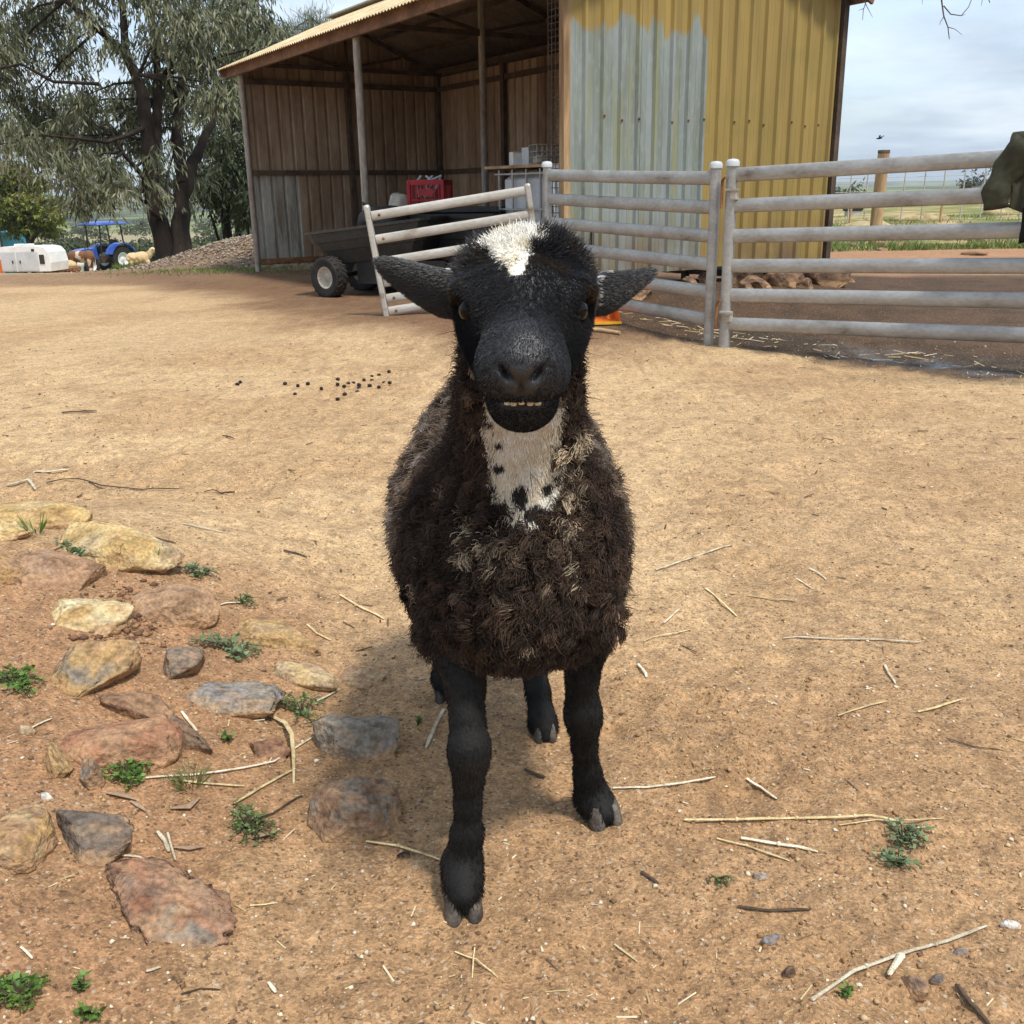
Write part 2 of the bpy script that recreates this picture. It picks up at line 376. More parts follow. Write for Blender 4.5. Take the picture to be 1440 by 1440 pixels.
def ground_mat():
    m = bpy.data.materials.new('soil'); m.use_nodes = True; t = m.node_tree; n = t.nodes; l = t.links; b = n['Principled BSDF']
    g = n.new('ShaderNodeNewGeometry'); a = n.new('ShaderNodeAttribute'); a.attribute_name = 'col'; wt = n.new('ShaderNodeAttribute'); wt.attribute_name = 'wet'
    def noise(s, d=4, r=.6):
        q = n.new('ShaderNodeTexNoise'); q.inputs['Scale'].default_value = s; q.inputs['Detail'].default_value = d; q.inputs['Roughness'].default_value = r
        l.new(g.outputs['Position'], q.inputs['Vector']); return q.outputs['Fac']
    def vor(s):
        q = n.new('ShaderNodeTexVoronoi'); q.inputs['Scale'].default_value = s; l.new(g.outputs['Position'], q.inputs['Vector']); return q
    def rng(s, a0, a1, b0, b1):
        q = n.new('ShaderNodeMapRange'); l.new(s, q.inputs[0])
        for i, v in enumerate((a0, a1, b0, b1)): q.inputs[i + 1].default_value = v
        return q.outputs[0]
    def mul(x, y):
        q = n.new('ShaderNodeMath'); q.operation = 'MULTIPLY'; l.new(x, q.inputs[0])
        if isinstance(y, float): q.inputs[1].default_value = y
        else: l.new(y, q.inputs[1])
        return q.outputs[0]
    v = vor(230.0); vs = n.new('ShaderNodeSeparateColor'); l.new(v.outputs['Color'], vs.inputs[0])
    v2 = vor(190.0); vs2 = n.new('ShaderNodeSeparateColor'); l.new(v2.outputs['Color'], vs2.inputs[0])
    grit = rng(vs.outputs[0], 0, 1, .70, 1.30)
    k = mul(grit, rng(noise(38, 5), .3, .7, .72, 1.28)); k = mul(k, rng(noise(9, 5), .3, .7, .84, 1.16))
    sc = n.new('ShaderNodeVectorMath'); sc.operation = 'SCALE'; l.new(a.outputs['Color'], sc.inputs[0]); l.new(k, sc.inputs[3])
    # scattered pale and dark grit stones
    mxa = n.new('ShaderNodeMix'); mxa.data_type = 'RGBA'; l.new(rng(vs2.outputs[0], .97, .98, 0, .55), mxa.inputs[0]); l.new(sc.outputs[0], mxa.inputs[6]); mxa.inputs[7].default_value = (.62, .52, .40, 1)
    mxb = n.new('ShaderNodeMix'); mxb.data_type = 'RGBA'; l.new(rng(vs2.outputs[1], .955, .965, 0, .7), mxb.inputs[0]); l.new(mxa.outputs[2], mxb.inputs[6]); mxb.inputs[7].default_value = (.075, .045, .028, 1)
    l.new(mxb.outputs[2], b.inputs['Base Color'])
    l.new(rng(wt.outputs['Fac'], 0, .8, .95, .12), b.inputs['Roughness'])
    b.inputs['Specular IOR Level'].default_value = .3
    h = n.new('ShaderNodeMath'); h.operation = 'ADD'; l.new(mul(noise(60, 6, .65), 1.0), h.inputs[0]); l.new(mul(vs.outputs[1], .35), h.inputs[1])
    bp = n.new('ShaderNodeBump'); bp.inputs['Distance'].default_value = .019; l.new(h.outputs[0], bp.inputs['Height'])
    l.new(rng(wt.outputs['Fac'], 0, .6, .85, .12), bp.inputs['Strength']); l.new(bp.outputs[0], b.inputs['Normal'])
    return m
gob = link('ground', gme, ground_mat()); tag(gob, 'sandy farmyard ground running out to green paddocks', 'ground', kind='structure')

# ================================================================== SHED
def rib_mesh(name, u0, u1, bottom, top, place, pitch=.2, rh=.03):
    """trapezoid-ribbed sheet between u0 and u1; top(u) gives the height; place(u, depth, z) -> local point"""
    us = []; u = u0
    k0 = math.floor(u0 / pitch) * pitch
    prof = []
    k = k0
    while k < u1 + pitch:
        for du, d in ((0, 0), (.130, 0), (.147, rh), (.172, rh), (.189, 0), (.06, .004), (.066, 0), (.054, 0)):
            prof.append((k + du, d))
        k += pitch
    prof = sorted(p for p in prof if u0 <= p[0] <= u1)
    prof = [(u0, 0.0)] + [p for p in prof if u0 + 1e-4 < p[0] < u1 - 1e-4] + [(u1, 0.0)]
    V = []; F = []
    for i, (u, d) in enumerate(prof):
        zb, zt = bottom, top(u)
        for j in range(3): V.append(place(u, d, zb + (zt - zb) * j / 2))
    for i in range(len(prof) - 1):
        for j in range(2): F.append((i * 3 + j, i * 3 + 3 + j, i * 3 + 4 + j, i * 3 + 1 + j))
    return V, F
def shed_paint():
    m = bpy.data.materials.new('end_wall_paint'); m.use_nodes = True; t = m.node_tree; n = t.nodes; l = t.links; b = n['Principled BSDF']
    tcn = n.new('ShaderNodeTexCoord'); sp = n.new('ShaderNodeSeparateXYZ'); l.new(tcn.outputs['Object'], sp.inputs[0])
    def noise(scale, st):
        mp = n.new('ShaderNodeMapping'); mp.inputs['Scale'].default_value = st; l.new(tcn.outputs['Object'], mp.inputs[0])
        q = n.new('ShaderNodeTexNoise'); q.inputs['Scale'].default_value = scale; q.inputs['Detail'].default_value = 6; l.new(mp.outputs[0], q.inputs[0]); return q.outputs['Fac']
    def mth(op, a, c):
        q = n.new('ShaderNodeMath'); q.operation = op
        for i, v in enumerate((a, c)):
            if isinstance(v, (int, float)): q.inputs[i].default_value = v
            else: l.new(v, q.inputs[i])
        return q.outputs[0]
    def rng(s, a0, a1, b0=0., b1=1.):
        q = n.new('ShaderNodeMapRange'); l.new(s, q.inputs[0])
        for i, v in enumerate((a0, a1, b0, b1)): q.inputs[i + 1].default_value = v
        return q.outputs[0]
    def mixc(f, a, c):
        q = n.new('ShaderNodeMix'); q.data_type = 'RGBA'; l.new(f, q.inputs[0])
        for i, v in ((6, a), (7, c)):
            if isinstance(v, tuple): q.inputs[i].default_value = (*v, 1)
            else: l.new(v, q.inputs[i])
        return q.outputs[2]
    streak = noise(7, (1, 1, .10)); blot = noise(2.2, (1, 1, 1)); fine = noise(30, (1, 1, .3))
    yel = mixc(rng(streak, .35, .68), (.25, .172, .052), (.35, .242, .070)); yel = mixc(rng(blot, .5, .72, 0, .55), yel, (.20, .165, .045))
    blu = mixc(rng(streak, .38, .62), (.185, .205, .165), (.255, .285, .275)); blu = mixc(rng(fine, .5, .7, 0, .4), blu, (.33, .36, .35))
    blu = mixc(rng(noise(9, (1, 1, .05)), .55, .66, 0, .65), blu, (.26, .25, .085))
    zt = mth('ADD', sp.outputs[2], mth('MULTIPLY', mth('SUBTRACT', noise(4.5, (1, 1, .15)), .5), .75))
    yt = mth('ADD', sp.outputs[1], mth('MULTIPLY', mth('SUBTRACT', noise(6, (1, 1, .3)), .5), .10))
    fz = rng(zt, 2.56, 2.50); fy = rng(yt, 1.60, 1.56)
    col = mixc(mth('MULTIPLY', fz, fy), yel, blu)
    col = mixc(mth('MULTIPLY', rng(sp.outputs[2], .95, .40), rng(blot, .35, .6)), col, (.16, .10, .055))     # splashed mud along the foot
    l.new(col, b.inputs['Base Color']); b.inputs['Roughness'].default_value = .6; b.inputs['Specular IOR Level'].default_value = .35
    return m
M_PAINT = shed_paint()
mat('inner_rust', [(.19, .125, .080), (.29, .205, .140), (.37, .29, .21)], .75, 2.2, stretch=(1, 1, .3), bump=.05, fine=.15)
mat('inner_pale', [(.17, .13, .09), (.30, .28, .24), (.36, .35, .31)], .75, 3, stretch=(2, 2, .25), bump=.1, fine=.25, pos=[.36, .48, .62])
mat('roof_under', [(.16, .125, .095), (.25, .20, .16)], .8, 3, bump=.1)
EAVE, RIDGE, HALF = 3.07, 3.80, SL2 / 2
def roofz(y): return EAVE + (RIDGE - EAVE) * (1 - abs(y - HALF) / HALF)
shed = empty('farm_shed', SA, math.atan2(E1.y, E1.x), 'open-fronted gabled shed with yellow and grey-blue ribbed end wall', 'shed')
def wall_sheets(name, length, bottom, topf, place, mats, w=.8, lowsplit=None):
    u = 0.0; k = 0
    while u < length - .05:
        u1 = min(length, u + w)
        if lowsplit:
            V, F = rib_mesh(name, u, u1, bottom, lambda q: lowsplit, place); MB().add(V, F).build(name, mats[1] if u < .5 else mats[2], shed)
            V, F = rib_mesh(name, u, u1, lowsplit + .002, topf, lambda a, d, z: place(a, d + .004, z)); MB().add(V, F).build(name, mats[0], shed)
        else:
            V, F = rib_mesh(name, u, u1, bottom + .012 * (k % 3), topf, (lambda kk: (lambda a, d, z: place(a, d + .003 * (kk % 2), z)))(k)); MB().add(V, F).build(name, mats[0], shed)
        u = u1; k += 1
wall_sheets('wall_sheet', SL2, .10, lambda u: roofz(u) - .05, lambda u, d, z: (0.0 - d, u, z), [MT['inner_rust'], MT['inner_pale'], MT['inner_rust']], lowsplit=1.50)
wall_sheets('wall_sheet', SL2, .36, lambda u: roofz(u) - .05, lambda u, d, z: (SL1 + d, u, z), [M_PAINT])
wall_sheets('wall_sheet', SL1, .10, lambda u: EAVE - .06, lambda u, d, z: (u, SL2 + d, z), [MT['inner_rust']])
# roof: corrugated sheets on both slopes
OV = .26
def roof_sheet(x0, x1, front):
    nw = int(round((x1 - x0) / .076)) * 6; V = []; F = []
    y0, y1 = (-OV, HALF) if front else (SL2 + OV, HALF)
    sl = (RIDGE - EAVE) / HALF
    for i in range(nw + 1):
        x = x0 + (x1 - x0) * i / nw; c = .010 * math.cos(2 * math.pi * x / .076)
        for y in (y0, y1):
            zz_ = (EAVE + sl * (y if front else SL2 - y)) + .03 + c
            V.append((x, y, zz_))
    for i in range(nw): F.append((i * 2, i * 2 + 2, i * 2 + 3, i * 2 + 1))
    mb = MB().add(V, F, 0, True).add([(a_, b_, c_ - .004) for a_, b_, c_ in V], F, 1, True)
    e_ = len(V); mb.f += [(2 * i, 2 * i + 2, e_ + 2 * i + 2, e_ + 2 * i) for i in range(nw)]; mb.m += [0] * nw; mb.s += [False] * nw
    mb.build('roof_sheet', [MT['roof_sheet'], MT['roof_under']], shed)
x = -.32
while x < SL1 + .2:
    x1 = min(SL1 + .25, x + .76)
    roof_sheet(x, x1, True); roof_sheet(x, x1, False); x = x1
MB().bar((-.32, HALF, RIDGE + .05), (SL1 + .25, HALF, RIDGE + .05), .30, .02).build('ridge_cap', MT['galv_dirty'], shed)
MB().bar((-.30, -.11, EAVE - .105), (SL1 + .2, -.11, EAVE - .105), .05, .16).build('fascia', MT['fascia'], shed)
MB().bar((-.30, SL2 + .13, EAVE - .10), (SL1 + .2, SL2 + .13, EAVE - .10), .05, .14).build('fascia', MT['fascia'], shed)
for xx in (-.29, SL1 + .21):
    for ya, yb in ((-.22, HALF), (SL2 + .22, HALF)):
        MB().bar((xx, ya, roofz(ya) - .045), (xx, yb, RIDGE - .045), .03, .11).build('barge_board', MT['fascia'], shed)
gut = MB(); prof = [(.065 * math.cos(a), .065 * math.sin(a)) for a in np.linspace(math.pi, 2 * math.pi, 9)]
V = []; F = []
for xx in (-.3, SL1 + .34):
    V += [(xx, SL2 + .33 + a, EAVE - .0 + b) for a, b in prof]
F = [(i, i + 1, 9 + i + 1, 9 + i) for i in range(8)] + [tuple(range(9, 18)), tuple(range(8, -1, -1))]
gut.add(V, F).build('gutter', MT['galv_dirty'], shed)
def pipe(a, b, r, m, name='post', n=10): return MB().tube([a, b], r, n).build(name, MT[m], shed)
pipe((0, .0, 0), (0, .0, EAVE - .1), .045, 'post_steel')
pipe((SL1 / 2, -.02, 0), (SL1 / 2, -.02, EAVE - .1), .048, 'post_steel')
pipe((SL1 / 2, HALF, 0), (SL1 / 2, HALF, RIDGE - .25), .045, 'post_steel')
MB().bar((SL1 - .03, -.03, .1), (SL1 - .03, -.03, EAVE - .05), .07, .07).build('corner_post', MT['timber'], shed)
for (px_, py_) in ((.04, HALF), (.04, SL2 - .04), (SL1 / 2, SL2 - .05), (SL1 - .06, SL2 - .05), (2.1, SL2 - .05), (6.3, SL2 - .05)):
    MB().bar((px_, py_, .05), (px_, py_, EAVE - .05), .09, .06).build('column', MT['steel_dark'], shed)
for z in (.16, 1.50, 2.82):
    MB().bar((.035, .05, z), (.035, SL2 - .05, z), .05, .075).build('girt', MT['rust' if z < 1 else 'steel_dark'], shed)
    MB().bar((.05, SL2 - .035, z + .003), (SL1 - .05, SL2 - .035, z + .003), .05, .075).build('girt', MT['steel_dark'], shed)
for xx in (.10, SL1 / 2, SL1 - .12):
    tr = MB()
    tr.bar((xx, 0, EAVE - .02), (xx, SL2, EAVE - .02), .045, .06)
    for ya in (0.0, SL2): tr.bar((xx, ya, EAVE - .04), (xx, HALF, RIDGE - .09), .05, .07)
    tr.bar((xx, HALF, EAVE - .02), (xx, HALF, RIDGE - .1), .04, .04)
    for ya in (.75, SL2 - .75): tr.bar((xx, HALF, EAVE), (xx, ya, roofz(ya) - .12), .035, .04)
    for ya in (.55, SL2 - .55): tr.bar((xx, ya, EAVE - .02), (xx, ya, roofz(ya) - .1), .03, .03)
    tr.build('roof_truss', MT['steel_dark'], shed)
for ya in (.1, .62, 1.14, 1.62, SL2 - 1.62, SL2 - 1.14, SL2 - .62, SL2 - .1):
    MB().bar((-.2, ya, roofz(ya) - .022), (SL1 + .15, ya, roofz(ya) - .022), .045, .05).build('purlin', MT['steel_dark'], shed)
scr = MB()
for z in (1.75, 2.95):
    for k in range(17):
        y_ = .17 + .2 * k
        if y_ < SL2: scr.lathe([(0.0001, .008), (.011, .006), (.013, 0)], 6, (SL1 + .036 if k % 4 else SL1 + .012, y_ - .012, z + .02 * math.sin(k * 2.1)), 'X')
scr.build('screw_row', MT['rust'], shed)['kind'] = 'stuff'
# flashing at the far corner
MB().bar((SL1 + .02, SL2 + .02, .36), (SL1 + .02, SL2 + .02, EAVE - .05), .07, .07).build('corner_flashing', MT['steel_dark'], shed)

# ================================================================== YARD PANELS (steel rails)
def panel(name, a, b, label, zl=.19, gap=.2045, nr=6, posts=(True, True), rise=0.0, tilt=0.0, post_h=1.30, group=None, mats='galv'):
    """a, b ground points of the two end posts"""
    a = Vector(a); b = Vector(b); d = (b - a); d.z = 0; Lh = d.length; rz = math.atan2(d.y, d.x)
    root = empty(name, (a.x, a.y, 0), rz, label, 'yard panel', group)
    root.rotation_euler = (0, 0, rz)
    for k in range(nr):
        z0 = a.z + zl + k * gap; z1 = b.z + zl + k * gap + rise
        MB().tube([(.03, 0, z0), (Lh * .5, 0, (z0 + z1) / 2 - .004), (Lh - .03, 0, z1)], .046, 14, oval=(.42, 1.06), up=(0, 0, 1)).build('rail', MT[mats], root)
    for k, (x_, zb) in enumerate(((0, a.z), (Lh, b.z + rise))):
        if posts[k]:
            p = MB().tube([(x_, 0, zb - .12), (x_, 0, zb + post_h - .03)], .042, 12, oval=(.8, 1.0)).build('post', MT['galv'], root)
            MB().lathe([(.047, 0), (.047, .03), (.035, .045), (.0005, .05)], 12, (x_, 0, zb + post_h - .03)).build('cap', MT['grey_paint'], p)
    return root
PG = gp(1004, 486); PG.z = float(gbase(PG.x, PG.y))
PR_a = gp(1018, 488); PR_dir = Vector((3.10 - PR_a.x, 6.05 - PR_a.y, 0)).normalized(); PR_b = PR_a + PR_dir * 3.3
PR_b.z = 0.10; PR_a.z = 0.0
panel_r = panel('yard_panel', PR_a, PR_b, 'galvanised six-rail panel on the right with a green jacket over it', group='steel yard panels')
PL_a = gp(996, 484); PL_a.z = 0.0; PL_b = atY(770, 400, 9.15); PL_b.z = 0.07
panel_l = panel('yard_panel', PL_a, PL_b, 'galvanised six-rail panel between gate pin and shed corner, behind the animal', zl=.205, gap=.198, post_h=1.29, group='steel yard panels')
for z in (.24, 1.08):      # pins and lugs joining both panels
    lug = MB().box((.035, -.02, z), (.05, .05, .07), bev=.006).box((.02, -.03, z + .035), (.09, .035, .014)).build('lug', MT['galv_dirty'], panel_r)
    MB().tube([(-.055, -.035, z - .09), (-.055, -.035, z + .10)], .011, 8).tube([(-.055, -.035, z + .10), (-.02, -.06, z + .12)], .008, 6).build('pin', MT['rust'], lug)
# leaning gate: stile foot on the dirt at the left, hung from the far post
gA = atY(545, 452, 9.25); gA.z = float(gh(gA.x, gA.y)) - .05; gB = Vector((PL_b.x - .05, PL_b.y, 0))
gd = gB - gA; gd.z = 0; gl = gd.length; grz = math.atan2(gd.y, gd.x)
gate = empty('leaning_gate', gA, 0, 'unhooked six-rail gate sagging in front of the shed, its loose end on the dirt', 'gate')
gate.rotation_mode = 'XYZ'; gate.matrix_world = Matrix.Translation(gA) @ Matrix.Rotation(grz, 4, 'Z') @ Matrix.Rotation(-R_(7.5), 4, 'Y')
GZ = [.085, .20, .345, .525, .725, .93]
for z in GZ:
    MB().tube([(.03, 0, z), (gl * 1.0, 0, z + .01)], .042, 14, oval=(.42, 1.0)).build('rail', MT['galv_dirty'], gate)
    MB().lathe([(.0005, -.004), (.012, 0), (.014, .008)], 8, (.10, -.024, z), 'Y').build('bolt', MT['rust'], gate)
MB().bar((0, 0, 0), (0, 0, 1.03), .05, .075, bev=.012).build('stile', MT['galv_dirty'], gate)
MB().bar((gl + .02, 0, .02), (gl + .02, 0, 1.0), .05, .06, bev=.012).build('stile', MT['galv_dirty'], gate)
MB().box((.10, -.03, .44), (.13, .02, .10)).bar((.06, -.045, .47), (.20, -.045, .40), .02, .02).build('latch', MT['rust'], gate)

# ================================================================== JACKET on the right panel
def jacket():
    s0 = (at(1428, 210, 6.1) - Vector(PR_a)).dot(PR_dir) + .27; c = Vector(PR_a) + PR_dir * s0
    c.z = float(.10 * s0 / 3.3) + .19 + 5 * .2045 + .05
    root = empty('jacket', c, 0, 'dark olive green jacket slung over the top rail at the right edge', 'jacket')
    u = PR_dir; nrm = Vector((u.y, -u.x, 0))
    if nrm.y > 0: nrm = -nrm       # towards the camera
    nu, nv = 90, 80; V = []; F = []
    S1 = np.repeat(np.linspace(0, 1, nu + 1)[None], nv + 1, 0); V1 = np.repeat(np.linspace(0, 1, nv + 1)[:, None], nu + 1, 1)
    nz_ = fbm(S1.ravel() * 6, V1.ravel() * 2.2, 3, 61).reshape(S1.shape) - .5; nw_ = fbm(S1.ravel() * 15, V1.ravel() * 4, 3, 62).reshape(S1.shape) - .5
    for j in range(nv + 1):
        for i in range(nu + 1):
            s = i / nu; v = j / nv; su = (s - .32) * .66
            Lf = .44 + .05 * math.sin(6 * s + .6) + .06 * float(nz_[j, i]) - .16 * max(0, .30 - s); Lb = .36
            tt = -Lb + (Lb + Lf) * v; r = .058
            if abs(tt) < r * 1.57: a = tt / r; off = math.sin(a) * r; z = math.cos(a) * r
            else: e = abs(tt) - r * 1.57; off = math.copysign(r + .06 * (1 - math.exp(-e * 6)), tt); z = -e
            gk = min(1, max(0, abs(tt) - .02) * 4)
            fold = (.030 * math.sin(15 * s + 3.0 * v + 5 * float(nz_[j, i])) + .016 * math.sin(34 * s - 5 * v) + .04 * float(nz_[j, i]) + .006 * float(nw_[j, i])) * gk
            V.append(u * (su * (1 - .22 * max(0, tt) / .5) + .03 * math.sin(9 * v) * gk) + nrm * (off + max(fold, -off * .7)) + Vector((0, 0, z + .022 * math.sin(7 * s + 1) * (1 - gk) + .03 * float(nz_[j, i]) * gk)))
    for j in range(nv):
        for i in range(nu): q = j * (nu + 1) + i; F.append((q, q + 1, q + nu + 2, q + nu + 1))
    b = MB().add(V, F, smooth=True).build('body', MT['cloth_olive'], root); b.modifiers.new('thick', 'SOLIDIFY').thickness = .006
    # hanging sleeve with its open cuff towards the left
    k = 14; sp = []; rd = []
    for i in range(k):
        t = i / (k - 1); sp.append(u * (-.10 - .13 * math.sin(t * 1.9)) + nrm * (.10 + .03 * t) + Vector((0, 0, .02 - .36 * t))); rd.append(.085 - .012 * t + .006 * math.sin(t * 19))
    t = MB(); t.tube(sp, rd, 26, cap=False, oval=(.62, 1.0)); V = t.v
    for i in range(len(V)):
        p = Vector(V[i]); V[i] = tuple(p + nrm * (.010 * math.sin(p.z * 24 + p.x * 20)) + u * .006 * math.sin(p.z * 30))
    s_ = t.build('sleeve', MT['cloth_olive'], root); s_.modifiers.new('thick', 'SOLIDIFY').thickness = .005
    o = u * .07 + nrm * .085 + Vector((0, 0, -.44))
    l_ = MB(); V = []; F = []
    for j in range(9):
        for i in range(21): V.append(o + u * (-.15 + .30 * i / 20) + nrm * (.014 * math.sin(i * .9) + .01 * math.sin(j * 1.1 + i * .4)) + Vector((0, 0, .10 - .2 * j / 8 + .012 * math.sin(i * .7))))
    for j in range(8):
        for i in range(20): q = j * 21 + i; F.append((q, q + 1, q + 22, q + 21))
    l_.add(V, F, smooth=True).build('lining', MT['cloth_dark'], root).modifiers.new('t', 'SOLIDIFY').thickness = .008
    MB().tube([o + nrm * .09 - u * .09 + Vector((0, 0, .05)), o + nrm * .095 - u * .05 + Vector((0, 0, .09))], .004, 6).build('zip_pull', MT['galv'], root)
jacket()
# ================================================================== THINGS IN AND BY THE SHED
def wheel(parent, loc, axis_dir, r, wd, rimr, name='wheel', rimmat='grey_paint', lugs=22):
    """wheel > tyre, rim; axis along axis_dir (local XY)"""
    ax = Vector(axis_dir).normalized(); M = ax.to_track_quat('X', 'Z').to_matrix()
    ty = MB(); h = wd / 2
    ty.lathe([(rimr, -h * .8), (r * .86, -h), (r * .95, -h * .92), (r, -h * .6), (r, h * .6), (r * .95, h * .92), (r * .86, h), (rimr, h * .8)], 32, axis='X')
    for k in range(lugs):
        a = 2 * math.pi * k / lugs
        for s in (-1, 1):
            Ml = Matrix.Rotation(a + s * .06, 3, 'X')
            ty.box(Ml @ Vector((s * h * .45, 0, r)), (h * .75, r * .10, r * .06), M=Ml @ Matrix.Rotation(.5 * s, 3, 'Z'))
    ri = MB(); ri.lathe([(rimr, h * .78), (rimr * .92, h * .8), (rimr * .8, h * .35), (rimr * .45, h * .25), (rimr * .3, h * .45), (.0005, h * .5)], 24, axis='X')
    ri.lathe([(rimr, -h * .78), (rimr * .8, -h * .35), (.0005, -h * .3)], 24, axis='X')
    for mb in (ty, ri): mb.v = [tuple(Vector(loc) + M @ Vector(p)) for p in mb.v]
    t = ty.build(name, MT['rubber'], parent); ri.build('rim', MT[rimmat], t); return t
def tub(mb, L, W, H, z0, taper=.74, lip=.03, mi=0):
    """flared open tub with ribs, inner faces and a rolled lip"""
    def ring(k, z, inset=0): return [(sx * (L / 2 * k - inset) - cut * sx * 0, sy * (W / 2 * k - inset), z) for sx, sy, cut in ((-1, -1, 0), (1, -1, 0), (1, 1, 0), (-1, 1, 0))]
    def oct_(k, z, ins=0.0):
        a, b = L / 2 * k - ins, W / 2 * k - ins; c = .09
        return [(-a + c, -b, z), (a - c, -b, z), (a, -b + c, z), (a, b - c, z), (a - c, b, z), (-a + c, b, z), (-a, b - c, z), (-a, -b + c, z)]
    lv = [oct_(taper, z0), oct_(taper + .10, z0 + H * .42), oct_(taper + .13, z0 + H * .43), oct_(taper + .18, z0 + H * .70), oct_(taper + .21, z0 + H * .71), oct_(.98, z0 + H), oct_(1.03, z0 + H), oct_(1.03, z0 + H + lip), oct_(.96, z0 + H + lip), oct_(taper - .02, z0 + .03)]
    V = sum(lv, []); F = [tuple(range(7, -1, -1)), tuple(range(len(V) - 8, len(V)))]
    for r in range(len(lv) - 1):
        for i in range(8): j = (i + 1) % 8; F.append((r * 8 + i, r * 8 + j, r * 8 + 8 + j, r * 8 + 8 + i))
    return mb.add(V, F, mi)
cw = gp(466, 417); cdir = Vector((.93, -.30, 0)).normalized()
cart = empty('tipping_cart', (cw.x, cw.y, 0), math.atan2(cdir.y, cdir.x), 'grey-black plastic tub cart with pale-rimmed wheel left of the leaning gate', 'cart')
tb = tub(MB(), 1.55, .95, .36, 0); Mt = Matrix.Translation((.52, .42, .42)) @ Matrix.Rotation(-R_(6), 4, 'Y')
tb.v = [tuple(Mt @ Vector(p)) for p in tb.v]; tb.build('tub', MT['grey_plastic'], cart)
MB().bar((.0, .40, .38), (1.6, .40, .52), .30, .05).bar((0.02, -.05, .23), (.02, .85, .23), .05).bar((.02, .05, .23), (.10, .1, .42), .04).bar((.02, .75, .23), (.10, .7, .42), .04).build('chassis', MT['steel_dark'], cart)
for yy in (-.06, .86): wheel(cart, (.02, yy, .232), (-.35 if yy < 0 else .0, -1 if yy < 0 else 1, 0), .232, .17, .125, rimmat='sack')
MB().box((.85, .12, .28), (1.10, .03, .26)).box((.35, .42, .30), (.03, .6, .2)).build('skirt', MT['black_plastic'], cart)
MB().bar((1.2, .40, .45), (2.0, .40, .30), .05).build('drawbar', MT['steel_dark'], cart)
def lump(name, c, r, m, label, cat, seed, parent=None, squash=1.0):
    V, F = ICO(3); V = V * np.array(r) ; V = V * (0.7 + .65 * fbm3(V / max(r) * 2.2 + seed, 3, seed))[:, None]
    me = np_mesh(name, V + np.array(c), F, False); o = link(name, me, MT[m], parent); return tag(o, label, cat) if label else o
def _ico(sub):
    import bmesh
    b = bmesh.new(); bmesh.ops.create_icosphere(b, subdivisions=sub, radius=1.0)
    V = np.array([v.co[:] for v in b.verts]); F = np.array([[v.index for v in f.verts] for f in b.faces]); b.free(); return V, F
_IC = {}
def ICO(s):
    if s not in _IC: _IC[s] = _ico(s)
    return _IC[s][0].copy(), _IC[s][1]
def on_cart(x, y, z): return cart.matrix_basis @ Vector((x, y, z))
CM = Matrix.Translation((cw.x, cw.y, 0)) @ Matrix.Rotation(math.atan2(cdir.y, cdir.x), 4, 'Z')
p = CM @ Vector((.50, .45, .84)); lump('tarp_bundle', p, (.30, .22, .17), 'tarp', 'crumpled dark tarp heaped in the tub cart', 'tarp', 3)
cab = MB(); q0 = CM @ Vector((.35, .35, .95))
for k in range(3):
    pts = [q0 + Vector((.10 * i - .05, .04 * math.sin(i + k), .07 * math.sin(i * .8 + k) + .02 * k - .012 * i * i)) for i in range(7)]
    cab.tube(pts, .012, 6)
tag(cab.build('hose_coil', MT['black_plastic']), 'black hose ends sticking up out of the tub cart', 'hose')
# dark tall bin right of the cart, behind the gate
bc = at(650, 300, 11.6); bin_ = empty('black_bin', (bc.x, bc.y + .35, 0), R_(-24), 'big black ribbed plastic bin behind the leaning gate', 'bin')
tub(MB(), 1.35, .9, .80, .06, taper=.80, lip=.05).build('tub', MT['black_plastic'], bin_)
MB().box((0, 0, .04), (1.2, .8, .06)).build('base', MT['black_plastic'], bin_)
lid = MB().box((.03, .02, .935), (1.30, .84, .03), bev=.01)
for k in range(5): lid.bar((-.6, -.36 + .18 * k, .965), (.62, -.36 + .18 * k, .965), .035, .03)
lid.build('lid', MT['black_plastic'], bin_)
bp_ = bc + Vector((-.55, .2, 0))
# red milk crate on the bin
def crate(c, rz, label):
    root = empty('milk_crate', c, rz, label, 'crate'); L_, W_, H_ = .46, .36, .34
    for sx in (-1, 1):
        for sy in (-1, 1): MB().box((sx * (L_ / 2 - .02), sy * (W_ / 2 - .02), H_ / 2), (.045, .045, H_), bev=.008).build('corner', MT['red_plastic'], root)
    for sy in (-1, 1):
        s = MB()
        for z, h in ((.02, .04), (.11, .022), (H_ - .03, .06)): s.bar((-L_ / 2 + .03, sy * (W_ / 2 - .012), z), (L_ / 2 - .03, sy * (W_ / 2 - .012), z), .018, h)
        for k in range(7): x_ = -L_ / 2 + .06 + k * .056; s.bar((x_, sy * (W_ / 2 - .010), .02), (x_, sy * (W_ / 2 - .010), H_ - .05), .012, .014)
        s.box((0, sy * (W_ / 2 - .008), .20), (.19, .014, .075)); s.build('side_panel', MT['red_plastic'], root)
    for sx in (-1, 1):
        s = MB()
        for z, h in ((.022, .04), (.11, .022), (H_ - .032, .06)): s.bar((sx * (L_ / 2 - .012), -W_ / 2 + .03, z), (sx * (L_ / 2 - .012), W_ / 2 - .03, z), .018, h)
        for k in range(5): y_ = -W_ / 2 + .065 + k * .058; s.bar((sx * (L_ / 2 - .010), y_, .02), (sx * (L_ / 2 - .010), y_, H_ - .05), .012, .014)
        s.build('end_panel', MT['red_plastic'], root)
    MB().box((0, 0, .012), (L_ - .04, W_ - .04, .012)).build('base', MT['red_plastic'], root)
    return root
cc_ = at(606, 300, 12.05); crate((cc_.x, cc_.y, .955), R_(-14), 'red plastic milk crate standing on the black bin')
crs = MB()
